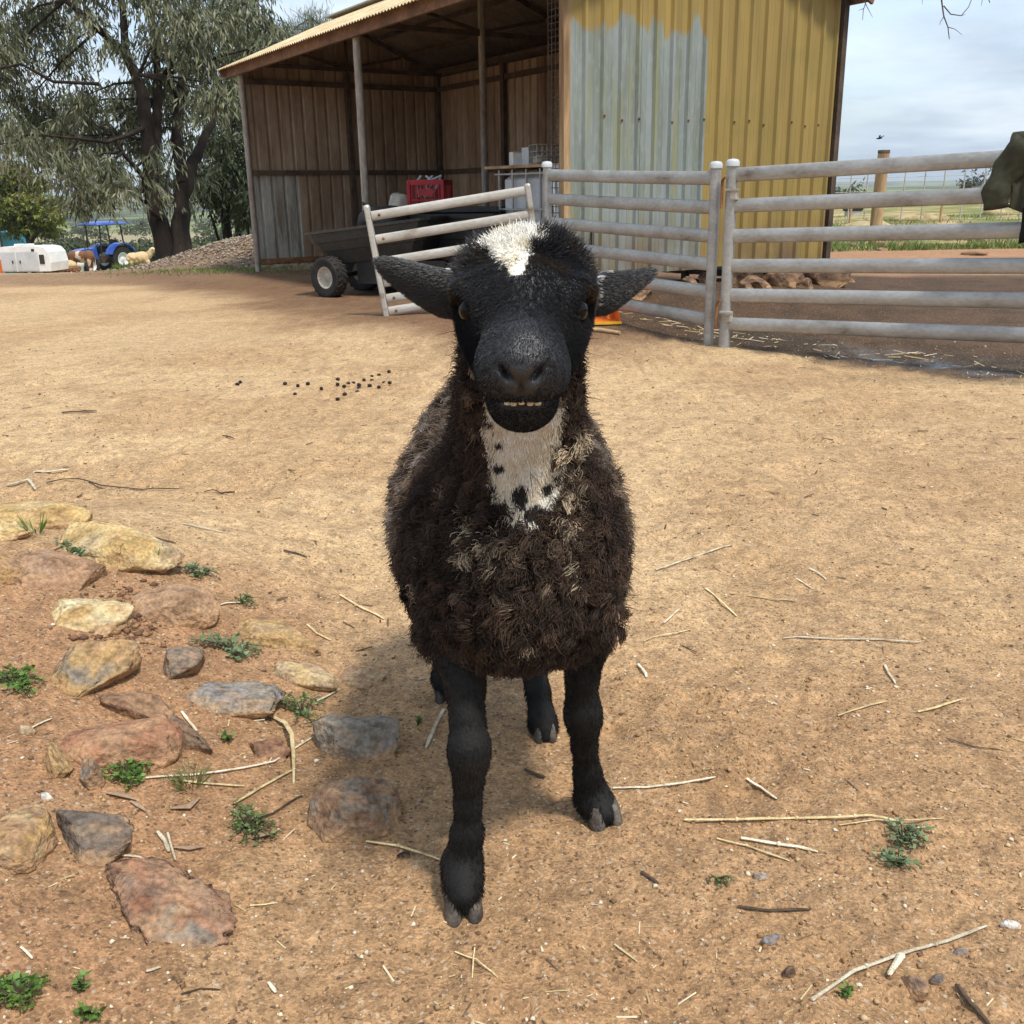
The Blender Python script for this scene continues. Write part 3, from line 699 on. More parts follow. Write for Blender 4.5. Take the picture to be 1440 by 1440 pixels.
for k in range(5):
    a = Vector((cc_.x, cc_.y, 1.0)) + Vector((random.uniform(-.14, .1), random.uniform(-.1, .1), .1)); crs.tube([a, a + Vector((random.uniform(-.05, .2), 0, .17)), a + Vector((random.uniform(0, .3), .05, .24))], .014, 6)
tag(crs.build('offcut_bundle', MT['grey_paint']), 'pale rods and offcuts lying in the red crate', 'rods')
sk = at(563, 300, 12.3); lump('feed_sack', (sk.x, sk.y, .98), (.14, .12, .17), 'sack', 'slumped whitish sack left of the red crate', 'sack', 11)
stp = empty('pallet_stack', (sk.x + .02, sk.y + .12, 0), R_(-20), 'low stack of dark pallets under the whitish sack', 'pallets')
for k in range(6):
    MB().box((0, 0, .06 + k * .14), (.62, .55, .035)).box((-.25, 0, .11 + k * .14), (.09, .54, .09)).box((.25, 0, .11 + k * .14), (.09, .54, .09)).build('pallet', MT['steel_dark'], stp)
# intermediate bulk tank with cage and clutter on its lid
it = at(728, 300, 11.0); tank = empty('bulk_tank', (it.x + .48, it.y + .45, 0), math.atan2(E1.y, E1.x) + R_(8), 'caged whitish bulk water tank in the shed beside the yellow wall', 'tank')
MB().box((0, 0, .78), (.98, .92, 1.14), bev=.08).build('bladder', MT['grey_paint'], tank)
MB().box((0, 0, .10), (1.04, .98, .14)).build('pallet_base', MT['galv_dirty'], tank)
for k in range(5):
    for s in (-1, 1):
        MB().tube([(-.46 + .23 * k, s * .50, .16), (-.46 + .23 * k, s * .50, 1.38)], .014, 6).build('cage_bar', MT['galv'], tank)
        MB().tube([(s * .53, -.44 + .22 * k, .16), (s * .53, -.44 + .22 * k, 1.38)], .014, 6).build('cage_bar', MT['galv'], tank)
for z in (.5, .95, 1.33):
    MB().tube([(-.53, -.50, z), (.53, -.50, z), (.53, .50, z), (-.53, .50, z), (-.53, -.50, z)], .013, 6).build('cage_hoop', MT['galv'], tank)
TM = Matrix.Translation(tank.location) @ Matrix.Rotation(tank.rotation_euler.z, 4, 'Z')
def on_tank(x_, y_, z_): return TM @ Vector((x_, y_, z_))
tag(MB().box((0, 0, 0), (1.25, 1.12, .03)).build('board', MT['timber'], loc=on_tank(-.02, 0, 1.405)), 'grey weathered board lying across the top of the bulk tank', 'board').rotation_euler.z = tank.rotation_euler.z
def small_box(c, s, rz, m, label):
    r = empty('cardboard_box', c, rz, label, 'box')
    MB().box((0, 0, s[2] / 2), s, bev=.004).build('body', MT[m], r)
    MB().bar((-s[0] / 2, -s[1] / 2 - .003, s[2] * .98), (s[0] / 2, -s[1] / 2 - .003, s[2] * .98), .01, .012).build('flap', MT['sack'], r)
small_box(on_tank(-.36, -.30, 1.42), (.17, .14, .15), .3, 'white_paint', 'small white box at the left end of the tank-top board')
small_box(on_tank(-.14, -.33, 1.42), (.10, .16, .19), .5, 'grey_paint', 'upright pale grey box between white box and wire basket')
wb = empty('wire_basket', on_tank(.20, -.30, 1.42), .3, 'wire basket of scraps on the tank-top board near the wall', 'basket')
b_ = MB()
for k in range(9): b_.tube([(-.22 + .055 * k, -.14, 0), (-.22 + .055 * k, -.14, .20)], .005, 5).tube([(-.22 + .055 * k, .14, 0), (-.22 + .055 * k, .14, .20)], .005, 5)
for z in (.01, .07, .13, .20): b_.tube([(-.22, -.14, z), (.22, -.14, z), (.22, .14, z), (-.22, .14, z), (-.22, -.14, z)], .006, 5)
b_.build('wire', MT['galv_dirty'], wb); MB().box((0, 0, .05), (.38, .22, .09), bev=.02).build('scraps', MT['sack'], wb)
# white pipes leaning by the corner
for i, (pa, pb, lb) in enumerate((((779, 245), (787, 330), 'left of two white plastic pipes leaning behind the panel joint'), ((785, 242), (797, 330), 'right of two white plastic pipes leaning behind the panel joint'))):
    a = at(*pb, 9.75); b = at(*pa, 9.95)
    mb = MB().tube([a, a + (b - a) * .5, b], .032, 12).tube([b, b + (b - a).normalized() * .06], .038, 12)
    e = a.copy(); e.z = 0; mb.tube([a - Vector((0, 0, 0)), a + (a - b).normalized() * (a.z / max(.05, (b - a).normalized().z))], .032, 12)
    tag(mb.build('plastic_pipe', MT['white_paint']), lb, 'pipe', 'white pipes')
# strip of weld mesh hung at the corner
ms = empty('weld_mesh', shed_w(SL1 - .25, -.05, .05), math.atan2(E1.y, E1.x) , 'tall narrow strip of rusty weld mesh by the shed corner post', 'mesh')
for x_ in (0, .055, .11, .165): MB().tube([(x_, 0, 0), (x_, .0, 2.98)], .0045, 5).build('wire', MT['steel_dark'], ms)
st = MB()
for k in range(55): st.tube([(-.01, .004, .03 + .054 * k), (.175, .004, .03 + .054 * k)], .0035, 4)
st.build('cross_wires', MT['steel_dark'], ms)['kind'] = 'stuff'
# shovel leaning on the end wall, dustpan and stick
sa = at(834, 390, 8.9); sb = at(833, 276, 9.15)
sa.z = .12; shv = empty('long_shovel', sa, 0, 'black-shafted shovel with yellow grip leaning on the grey-blue wall', 'shovel')
d = sb - sa
MB().tube([Vector((0, 0, .0)), d * .92], .016, 8).build('shaft', MT['black_plastic'], shv)
MB().tube([d * .90, d * .93, d * .99, d], [.020, .027, .027, .018], 10).build('grip', MT['yellow_plastic'], shv)
MB().box((0, -.02, .06), (.22, .03, .24), bev=.01).build('blade', MT['steel_dark'], shv)
dp = gp(848, 458); dpo = empty('dustpan', (dp.x, dp.y, dp.z), R_(8), 'orange dustpan with yellow lip behind the panel, by the right ear', 'dustpan')
MB().add([(-.15, 0, .012), (.15, 0, .012), (.15, .26, .03), (-.15, .26, .03), (-.15, .27, .22), (.15, .27, .22), (-.15, .0, .03), (.15, .0, .03)], [(0, 1, 2, 3), (3, 2, 5, 4), (0, 3, 4, 6), (1, 7, 5, 2)]).build('pan', MT['orange_plastic'], dpo)
MB().bar((-.15, -.005, .02), (.15, -.005, .02), .025, .018).build('lip', MT['yellow_plastic'], dpo)
dpo.children[0].modifiers.new('t', 'SOLIDIFY').thickness = .006
sa = gp(815, 464, .015); sb = gp(872, 471, .015)
tag(MB().tube([sa, (sa + sb) / 2 + Vector((0, 0, .004)), sb], [.016, .018, .015], 8).build('broom_stick', MT['timber']), 'bare wooden stick lying by the orange dustpan', 'stick')

# ================================================================== TREES AND FOLIAGE
def leaf_mesh(P, D, L_, W_, cols, up=None, seed=0):
    """P base points, D directions, per-leaf length and width -> bent lance leaves (two quads each)"""
    n = len(P); r = np.random.default_rng(seed)
    a = r.normal(size=(n, 3)); S_ = np.cross(D, a); S_ /= np.linalg.norm(S_, axis=1)[:, None] + 1e-9
    Nn = np.cross(S_, D); m = P + D * (L_ * .5)[:, None] + Nn * (L_ * .06)[:, None]
    w = (W_ * .5)[:, None]
    V = np.stack([P, m - S_ * w, m + S_ * w, P + D * L_[:, None]], 1).reshape(-1, 3)
    i = np.arange(n)[:, None] * 4
    F = np.concatenate([i + np.array([[0, 1, 2]]), i + np.array([[1, 3, 2]])], 1).reshape(-1, 3)
    return V, F, np.repeat(cols, 4, 0)
def sprays(centers, radii, twigs, per, leaf, wd, palette, droop=1.0, seed=1, tw=.45):
    r = np.random.default_rng(seed); PP, DD, CC = [], [], []
    for (c, R) in zip(centers, radii):
        nt_ = max(3, int(twigs * (R ** 1.6)))
        o = r.normal(size=(nt_, 3)); o /= np.linalg.norm(o, axis=1)[:, None]; o *= (R * r.random(nt_) ** .45)[:, None]
        o[:, 2] *= .75
        base = np.array(c)[None] + o; tone = .75 + .5 * r.random((nt_, 1)); pal = np.array(palette)[r.integers(0, len(palette), nt_)] * tone
        hd = r.normal(size=(nt_, 3)) * np.array([1, 1, .35]); hd /= np.linalg.norm(hd, axis=1)[:, None]
        for k in range(per):
            s = (k + r.random(nt_)) / per * tw
            p = base + hd * s[:, None] + np.array([0, 0, -1])[None] * (droop * .9 * s ** 1.6)[:, None] + r.normal(size=(nt_, 3)) * .03
            d = hd * .5 + r.normal(size=(nt_, 3)) * .45 + np.array([0, 0, -droop])[None]
            d /= np.linalg.norm(d, axis=1)[:, None]
            PP.append(p); DD.append(d); CC.append(pal * (.85 + .3 * r.random((nt_, 1))))
    P = np.concatenate(PP); D = np.concatenate(DD); C_ = np.concatenate(CC); n = len(P)
    return leaf_mesh(P, D, leaf * (.6 + .7 * r.random(n)), wd * (.7 + .6 * r.random(n)), C_, seed=seed + 1)
def tree(name, label, base, limbs, centers, radii, twigs, per, leaf, wd, palette, droop, seed, tw=.45, barkm='bark', cat='tree', group=None, crown_twigs=True):
    root = empty(name, base, 0, label, cat, group); b = Vector(base)
    t = MB()
    for pts, r0, r1 in limbs:
        k = len(pts); fine_ = []; rr = []
        for i in range(k - 1):
            for j in range(4):
                f = j / 4; q = Vector(pts[i]).lerp(Vector(pts[i + 1]), f)
                q += Vector((random.uniform(-1, 1), random.uniform(-1, 1), random.uniform(-.5, .5))) * (r0 * .12 if (i + j) else 0)
                fine_.append(q - b); rr.append((r0 + (r1 - r0) * ((i + f) / (k - 1))) * random.uniform(.93, 1.07))
        fine_.append(Vector(pts[-1]) - b); rr.append(r1)
        t.tube(fine_, rr, 10)
    if crown_twigs:
        tg = t; ends = [Vector(p) for l_ in limbs for p in l_[0][1:]]
        for c, R in zip(centers, radii):
            c = Vector(c); e = min(ends, key=lambda q: (q - c).length)
            mid = e.lerp(c, .5) + Vector((0, 0, .12 * R))
            tg.tube([e - b, mid - b, c - b], [.035, .022, .01], 5)
            for k in range(3):
                q = c + Vector((random.uniform(-1, 1), random.uniform(-1, 1), random.uniform(-.8, .4))) * R * .8
                tg.tube([c - b, c.lerp(q, .6) + Vector((0, 0, .05)) - b, q - b], [.012, .009, .004], 4)
    t.build('trunk', MT[barkm], root)
    V, F, C_ = sprays(centers, radii, twigs, per, leaf, wd, palette, droop, seed, tw)
    o = link('crown', np_mesh('crown', V - np.array(b)[None], F, False, C_), MT['leaf_attr'], root); o['kind'] = 'stuff'
    return root
GUM = [(.100, .115, .056), (.138, .150, .078), (.185, .190, .108), (.065, .075, .040), (.23, .23, .145)]
TZ = 20.5
def tp(px, py, dz=0.0): return tuple(at(px, py, TZ + dz))
gb = at(246, 372, TZ); gb.z = float(gbase(gb.x, gb.y)) - .1
tlimbs = [
    ([(gb.x - .10, gb.y, gb.z), tp(228, 330), tp(214, 270), tp(210, 210, -.2), tp(207, 170, -.2), tp(196, 115, -.3), tp(176, 75, -.4), tp(140, 40, -.6), tp(92, 0, -1)], .22, .05),
    ([(gb.x + .14, gb.y, gb.z), tp(254, 325), tp(257, 275), tp(268, 235, .2), tp(284, 205, .5), tp(296, 175, .8), tp(318, 130, 1.0)], .21, .04),
    ([tp(213, 250), tp(219, 200, .3), tp(222, 140, .4), tp(220, 80, .4), tp(212, 20, .3), tp(200, -60, .2)], .13, .05),
    ([tp(258, 262), tp(250, 200, .6), tp(252, 140, .8), tp(262, 90, 1), tp(270, 20, 1.2), tp(280, -60, 1.2)], .14, .05),
    ([tp(207, 178, -.2), tp(180, 190, -.8), tp(150, 200, -1.2), tp(110, 195, -1.6), tp(60, 190, -2)], .05, .02),
    ([tp(176, 75, -.4), tp(172, 0, -.4), tp(168, -70, -.5)], .09, .04),
    ([tp(213, 262), tp(190, 235, -.6), tp(172, 215, -.9), tp(150, 170, -1.2)], .06, .02),
    ([tp(232, 310), tp(215, 300, -.5), tp(206, 286, -.8)], .06, .02),
    ([tp(140, 118, -1.4), tp(75, 115, -1.7), tp(30, 90, -2), tp(-20, 100, -2)], .035, .02),
    ([tp(252, 140, .8), tp(230, 105, -.3), tp(195, 105, -.8)], .04, .015),
]
gcl = [(20, 30, 52), (70, 20, 36), (5, 90, 45), (40, 140, 48), (90, 70, 38), (85, 150, 48), (20, 200, 40), (130, 130, 36), (60, 185, 42), (105, 190, 42), (140, 180, 36), (95, 235, 34), (125, 225, 36), (155, 235, 28), (110, 275, 24), (140, 262, 28), (165, 262, 16),
       (120, 20, 18), (160, 60, 20), (175, 150, 28), (190, 115, 26), (200, 160, 24), (180, 185, 22), (195, 200, 18), (225, 60, 32), (240, 20, 38), (225, 110, 28), (245, 130, 30), (265, 60, 36), (245, 165, 22), (270, 110, 34), (260, 195, 20), (225, 215, 16), (235, 250, 22), (240, 275, 15), (222, 235, 16),
       (290, 30, 40), (300, 80, 36), (330, 40, 38), (320, 15, 34), (350, 60, 28), (375, 30, 24), (335, 85, 26), (295, 130, 24), (310, 120, 24), (385, 60, 18), (345, 5, 26), (400, 45, 14), (200, 250, 10), (275, 245, 14),
       (150, -40, 60), (230, -50, 70), (320, -40, 60), (60, -50, 70), (-40, 60, 60), (-30, 170, 60)]
rr_ = random.Random(5)
gc_ = [tp(x_, y_, rr_.uniform(.5, 1.8) if (188 < x_ < 290 and y_ > 75 and r_ > 17) else rr_.uniform(-2.0, 1.6)) for x_, y_, r_ in gcl]; gr_ = [r_ / 68.0 for _, _, r_ in gcl]
tree('gum_tree', 'big dark-trunked gum tree with drooping grey-green leaves left of the shed', gb, tlimbs, gc_, gr_, 250, 9, .19, .034, GUM, 1.25, 3)
# darker tree behind, between gum and shed
T2 = 27.0
def t2(px, py, dz=0.0): return tuple(at(px, py, T2 + dz))
b2 = at(322, 340, T2); b2.z = float(gbase(b2.x, b2.y)) - .1
l2 = [([tuple(b2), t2(318, 310), t2(312, 270), t2(320, 200), t2(330, 120)], .14, .05), ([(b2.x + .3, b2.y, b2.z), t2(334, 315), t2(345, 270), t2(350, 220)], .09, .03), ([(b2.x + .6, b2.y, b2.z), t2(348, 320), t2(362, 290)], .06, .02), ([(b2.x - .1, b2.y, b2.z), t2(300, 312), t2(292, 290)], .05, .02)]
c2 = [(310, 160, 30), (340, 130, 28), (300, 200, 28), (330, 200, 34), (350, 170, 26), (290, 240, 20), (315, 240, 30), (345, 240, 28), (300, 270, 24), (330, 275, 28), (355, 275, 24), (285, 265, 14), (350, 300, 16), (320, 295, 14), (365, 215, 18)]
tree('dark_tree', 'dense dark green tree tucked between the gum and the shed', b2, l2, [t2(x_, y_, rr_.uniform(-1.2, 1.2)) for x_, y_, r_ in c2], [r_ / 52.0 for *_, r_ in c2], 330, 8, .20, .05, [(.035, .048, .022), (.055, .07, .032), (.075, .09, .045)], .8, 9)
# yellow-green tree at the left edge
T3 = 62.0
def t3(px, py, dz=0.0): return tuple(at(px, py, T3 + dz))
b3 = at(40, 372, T3)
b3.z = float(gbase(b3.x, b3.y)) - .2
l3 = [([tuple(b3), t3(42, 345), t3(36, 320), t3(30, 290), t3(28, 255)], .22, .08), ([t3(42, 345), t3(55, 318), t3(62, 290)], .14, .05)]
c3 = [(20, 250, 26), (45, 262, 22), (10, 285, 28), (38, 290, 28), (65, 290, 20), (55, 315, 22), (20, 315, 26), (75, 305, 14), (5, 260, 20), (30, 240, 14), (70, 325, 12), (-15, 290, 28), (78, 285, 8)]
tree('yellow_green_tree', 'rounded yellow-green tree behind the white camper at the left edge', b3, l3, [t3(x_, y_, rr_.uniform(-1.5, 1.5)) for x_, y_, r_ in c3], [r_ / 22.6 for *_, r_ in c3], 190, 8, .26, .10, [(.17, .185, .03), (.25, .245, .045), (.11, .13, .03), (.08, .09, .03)], .3, 13)
# feathery casuarina top above the shed roof
T4 = 34.0
def t4(px, py, dz=0.0): return tuple(at(px, py, T4 + dz))
b4 = at(436, 320, T4); b4.z = float(gbase(b4.x, b4.y)) - .2
c4 = [(440, 55, 30), (420, 70, 26), (455, 45, 22), (400, 55, 24), (380, 80, 26), (435, 30, 14), (445, 90, 30), (410, 100, 30)]
tree('casuarina_tree', 'feathery casuarina top showing above the shed roof', b4, [([tuple(b4), t4(437, 200), t4(438, 90), t4(438, 25)], .2, .04)], [t4(x_, y_, rr_.uniform(-1, 1)) for x_, y_, r_ in c4], [r_ / 41.0 for *_, r_ in c4], 150, 8, .34, .018, [(.09, .105, .06), (.13, .145, .09), (.16, .17, .115)], -.9, 17)
# bare branch hanging in from a tree outside the frame on the right
def hb(px, py, z=4.6): return tuple(at(px, py, z))
tr0 = Vector((4.3, 4.9, float(gbase(4.3, 4.9)) - .1))
hbr = empty('bare_branch_tree', tr0, 0, 'leafless twigs hanging into the sky at the top right', 'tree')
t = MB(); off = lambda P: [Vector(p) - tr0 for p in P]
t.tube(off([tr0, (4.2, 4.9, 1.2), (4.0, 4.85, 2.3), (3.4, 4.8, 2.75), hb(1560, -60)]), [.16, .13, .09, .05, .03], 10); t.build('trunk', MT['bark_pale'], hbr)
t = MB()
for P, r0 in (([hb(1560, -60), hb(1440, -40), hb(1330, -30), hb(1220, -25)], .02), ([hb(1325, -30), hb(1324, 0), hb(1327, 22), hb(1333, 38), hb(1335, 55)], .0045), ([hb(1328, 22), hb(1323, 30), hb(1321, 35)], .002), ([hb(1327, 8), hb(1337, 20), hb(1352, 22), hb(1362, 10), hb(1366, 0), hb(1372, -30)], .003), ([hb(1333, 38), hb(1343, 41), hb(1353, 49)], .002),
                ([hb(1218, -25), hb(1217, 5), hb(1214, 14), hb(1213, 28)], .003), ([hb(1217, 5), hb(1222, 15), hb(1227, 24)], .002), ([hb(1214, 12), hb(1207, 15)], .0015), ([hb(1390, -40), hb(1388, -8), hb(1392, 4)], .004), ([hb(1297, -30), hb(1297, 6)], .002), ([hb(1383, -10), hb(1380, 8)], .002), ([hb(1352, 22), hb(1358, 20)], .0015)):
    t.tube(off(P), [r0 * (1 - .6 * i / (len(P) - 1)) for i in range(len(P))], 5)
t.build('twigs', MT['twig'], hbr)

# ================================================================== GRAVEL HEAP, FAR LEFT YARD
def heap():
    # chip pile left of the shed: mound plus loose stones
    c = at(330, 372, 18.2); cx, cy = c.x - .2, c.y + .3; n = 70
    u = np.linspace(-2.5, 2.4, n); v = np.linspace(-1.5, 2.2, 46); U, Vv = np.meshgrid(u, v); x_ = U + cx; y_ = Vv + cy
    prof = np.clip(np.where(U < .7, ss(-2.4, .7, U), 1 - ss(1.6, 2.4, U) * .5), 0, 1)
    h = .62 * prof * np.exp(-.5 * ((Vv - .35) / .75) ** 2) + .05 * (fbm(x_ * 3, y_ * 3, 3, 71) - .5)
    zg = gbase(x_, y_); edge = ss(0, .25, np.minimum(np.minimum(U + 2.5, 2.4 - U), np.minimum(Vv + 1.5, 2.2 - Vv)))
    z_ = zg - .06 + (h + .07) * edge
    idn = np.arange(x_.size).reshape(x_.shape)
    Fq = np.stack([idn[:-1, :-1].ravel(), idn[:-1, 1:].ravel(), idn[1:, 1:].ravel(), idn[1:, :-1].ravel()], 1)
    root = empty('gravel_heap', (cx, cy, float(gbase(cx, cy))), 0, 'low heap of brown and white stone chips beside the shed wall', 'heap')
    o = np.array([cx, cy, float(gbase(cx, cy))]); P = np.stack([x_.ravel(), y_.ravel(), z_.ravel()], 1)
    nn = fbm(x_.ravel() * 8, y_.ravel() * 8, 3, 73)[:, None]
    link('mound', np_mesh('mound', P - o, Fq, True, np.array([.20, .13, .08]) * (.6 + .8 * nn)), MT['pebble'], root)
    r = np.random.default_rng(4); k = 9000; w_ = np.clip((h * edge).ravel(), 0, None); pick = r.choice(P.shape[0], k, p=w_ / w_.sum())
    pos = P[pick] + np.stack([r.uniform(-.05, .05, k), r.uniform(-.05, .05, k), r.uniform(0, .02, k)], 1)
    pal = np.array([(.36, .30, .23), (.24, .17, .12), (.15, .11, .08), (.46, .40, .33), (.30, .23, .17)])
    pebbles('chips', pos - o, r.uniform(.010, .030, k), pal[r.integers(0, 5, k)], root, 3)
def pebbles(name, pos, size, cols, parent, seed, flat=.6):
    r = np.random.default_rng(seed); n = len(pos)
    base = np.array([(1, 0, 0), (-.2, 1, 0), (-.9, .1, 0), (.1, -1, 0), (0.1, .1, 1), (0, 0, -1)], float); f = np.array([(0, 1, 4), (1, 2, 4), (2, 3, 4), (3, 0, 4), (1, 0, 5), (2, 1, 5), (3, 2, 5), (0, 3, 5)])
    V = base[None] * (1 + r.uniform(-.35, .35, (n, 6, 3))); V[:, :, 2] *= flat
    a = r.uniform(0, 6.28, n); ca, sa_ = np.cos(a)[:, None], np.sin(a)[:, None]
    x_ = V[:, :, 0] * ca - V[:, :, 1] * sa_; y_ = V[:, :, 0] * sa_ + V[:, :, 1] * ca
    V = np.stack([x_, y_, V[:, :, 2]], 2) * size[:, None, None] + pos[:, None, :]
    F = (np.arange(n)[:, None, None] * 6 + f[None]).reshape(-1, 3)
    o = link(name, np_mesh(name, V.reshape(-1, 3), F, False, np.repeat(cols, 6, 0)), MT['pebble'], parent); o['kind'] = 'stuff'; return o
heap()

# --- white camper, container, drum, tractor, cattle beyond the crest
def local(root_name, px, py, z, rz, label, cat):
    c = at(px, py, z); return empty(root_name, (c.x, c.y, float(gbase(c.x, c.y))), rz, label, cat)
cmp_ = local('camper_trailer', 45, 380, 45, R_(-4), 'low white camper trailer with twin grey side doors at the far left', 'camper')
m = MB(); Lc, Hc = 2.5, 1.28
prof = [(-1.30, .18), (-1.36, .95), (-1.22, 1.16), (-.9, 1.24), (.75, 1.26), (1.10, 1.20), (1.28, 1.0), (1.36, .55), (1.30, .18)]
V = [(x_, y_, z_) for y_ in (-.8, .8) for x_, z_ in prof]; k = len(prof)
m.add(V, [tuple(range(k)), tuple(range(2 * k - 1, k - 1, -1))] + [(i, i + k, (i + 1) % k + k, (i + 1) % k) for i in range(k)]).build('body', MT['white_paint'], cmp_)
for x_ in (-.78, .26):
    dr = MB().box((x_ + .06, -.81, .62), (.98, .03, .82), bev=.01).build('side_door', MT['grey_paint'], cmp_); MB().box((x_ + (.42 if x_ < 0 else -.28), -.835, .60), (.05, .03, .12)).build('handle', MT['black_plastic'], dr)
MB().box((.98, -.815, .70), (.22, .02, .40)).build('window', MT['glass_dark'], cmp_)
for x_ in (-1.2, .62): MB().box((x_, -.82, 1.10), (.12, .04, .1)).build('marker_lamp', MT['black_plastic'], cmp_)
for x_ in (-.35, .1): MB().box((x_, -.1, 1.30), (.30, .4, .09), bev=.02).build('roof_hatch', MT['white_paint'], cmp_)
for y_ in (-.72, .72): wheel(cmp_, (.3, y_, .26), (0, math.copysign(1, y_), 0), .27, .16, .15, lugs=0)
cont = local('shipping_container', 14, 372, 66, R_(6), 'blue ribbed shipping container behind the white camper', 'container')
m = MB().box((0, 0, 1.3), (1.4, 5.5, 2.6)); m.build('box', MT['teal_paint'], cont)
for k in range(6): MB().box((-.55 + .22 * k, -2.78, 1.3), (.08, .06, 2.3)).build('rib', MT['teal_paint'], cont)
for x_ in (-.68, .68): MB().bar((x_, -2.79, 0), (x_, -2.79, 2.62), .10, .10).build('corner_post', MT['steel_dark'], cont)
MB().bar((-.7, -2.80, 2.6), (.7, -2.80, 2.6), .1, .08).build('top_rail', MT['teal_paint'], cont)
bar_ = local('road_barrier', -3, 384, 43.5, 0, 'orange plastic barrier cut by the left edge', 'barrier')
MB().box((0, 0, .35), (.34, .35, .70), bev=.06).build('shell', MT['orange_plastic'], bar_); MB().box((0, 0, .03), (.55, .5, .08), bev=.02).build('foot', MT['black_plastic'], bar_)
mast = local('steel_mast', 3, 370, 52, 0, 'thin grey mast standing at the left edge beside the container', 'post')
MB().tube([(0, 0, 0), (.03, 0, 3.2)], .06, 8).build('shaft', MT['galv'], mast); MB().tube([(0, 0, 0), (0, 0, .12)], .12, 8).build('collar', MT['galv'], mast)
# tractor, nose towards the camera and a little left
TR = local('tractor', 143, 379, 52, R_(-118), 'blue farm tractor with sun canopy parked on the slope', 'tractor')
# local +x = forward
hood = MB(); prof = [(.35, .75), (.40, 1.32), (1.2, 1.28), (1.62, 1.18), (1.72, 1.0), (1.72, .72)]; k = len(prof)
V = [(x_, y_, z_) for y_ in (-.30, .30) for x_, z_ in prof]; hood.add(V, [tuple(range(k)), tuple(range(2 * k - 1, k - 1, -1))] + [(i, i + k, (i + 1) % k + k, (i + 1) % k) for i in range(k)])
h = hood.build('hood', MT['blue_paint'], TR)
MB().box((1.735, 0, .88), (.03, .46, .24), bev=.01).build('grille', MT['black_plastic'], h)
for s in (-1, 1): MB().box((1.70, s * .20, 1.08), (.08, .14, .08), bev=.02).build('headlight', MT['white_paint'], h)
MB().box((.2, 0, .70), (2.6, .36, .35)).build('chassis', MT['steel_dark'], TR); MB().box((1.72, 0, .62), (.25, .62, .22), bev=.03).build('front_weight', MT['steel_dark'], TR)
for s in (-1, 1):
    wheel(TR, (-.75, s * .72, .68), (0, s, 0), .68, .36, .36, 'rear_wheel', 'white_paint', 24)
    wheel(TR, (1.15, s * .66, .44), (0, s, 0), .44, .26, .22, 'front_wheel', 'white_paint', 18)
    f = MB(); arc = [(-.75 + .80 * math.cos(a), .68 + .80 * math.sin(a)) for a in np.linspace(R_(20), R_(170), 10)]
    V = [(x_, s * y_, z_) for y_ in (.45, .98) for x_, z_ in arc]; f.add(V, [(i, i + 1, i + 11, i + 10) for i in range(9)]); o = f.build('fender', MT['blue_paint'], TR); o.modifiers.new('t', 'SOLIDIFY').thickness = .05
    for x_ in (-1.25, .30): MB().bar((x_, s * .50, 1.0), (x_ + (.12 if x_ < 0 else -.10), s * .50, 2.42), .06, .05).build('canopy_post', MT['black_plastic'], TR)
cp = MB(); n = 9
V = [(-1.5 + 2.1 * i / n, -.82 + 1.64 * j / n, 2.42 + .14 * (1 - (2 * i / n - 1) ** 4) * (1 - (2 * j / n - 1) ** 4)) for i in range(n + 1) for j in range(n + 1)]
cp.add(V, [(i * (n + 1) + j, i * (n + 1) + j + 1, (i + 1) * (n + 1) + j + 1, (i + 1) * (n + 1) + j) for i in range(n) for j in range(n)], smooth=True); o = cp.build('canopy', MT['blue_paint'], TR); o.modifiers.new('t', 'SOLIDIFY').thickness = .05
st_ = MB().box((-.75, 0, 1.15), (.5, .5, .12), bev=.03).box((-1.0, 0, 1.42), (.12, .5, .5), bev=.04).build('seat', MT['black_plastic'], TR)
sw = MB().tube([(-.02 + .03 * math.sin(a), .22 * math.cos(a), 1.50 + .2 * math.sin(a)) for a in np.linspace(0, 2 * math.pi, 17)], .018, 6).tube([(.35, 0, 1.2), (0, 0, 1.5)], .025, 6).build('steering_wheel', MT['black_plastic'], TR)
MB().tube([(1.0, .18, 1.25), (1.0, .18, 2.0)], .035, 8).build('exhaust', MT['steel_dark'], TR)
# feed trough, drum
tr_ = local('feed_trough', 92, 381, 46.5, R_(-3), 'low brown feed trough with hay in front of the tractor', 'trough')
MB().box((0, 0, .22), (1.25, .7, .20), bev=.03).build('bin', MT['rust'], tr_); lump('hay', (0, 0, .38), (.58, .32, .26), 'straw', None, None, 21, tr_)
for x_ in (-.5, .5): MB().box((x_, 0, .06), (.1, .6, .12)).build('leg', MT['steel_dark'], tr_)
dr_ = local('feed_drum', 107, 379, 49.5, 0, 'tilted white drum behind the brown cow', 'drum')
d_ = MB().lathe([(.0005, 0), (.29, 0), (.30, .05), (.29, .10), (.30, .45), (.31, .48), (.30, .52), (.29, .88), (.0005, .88)], 20); d_.v = [tuple(Matrix.Rotation(R_(14), 3, 'Y') @ Vector(v)) for v in d_.v]; d_.build('shell', MT['white_paint'], dr_)
MB().lathe([(.31, .86), (.31, .90), (.0005, .92)], 20).build('lid', MT['grey_paint'], dr_).rotation_euler.y = R_(14)
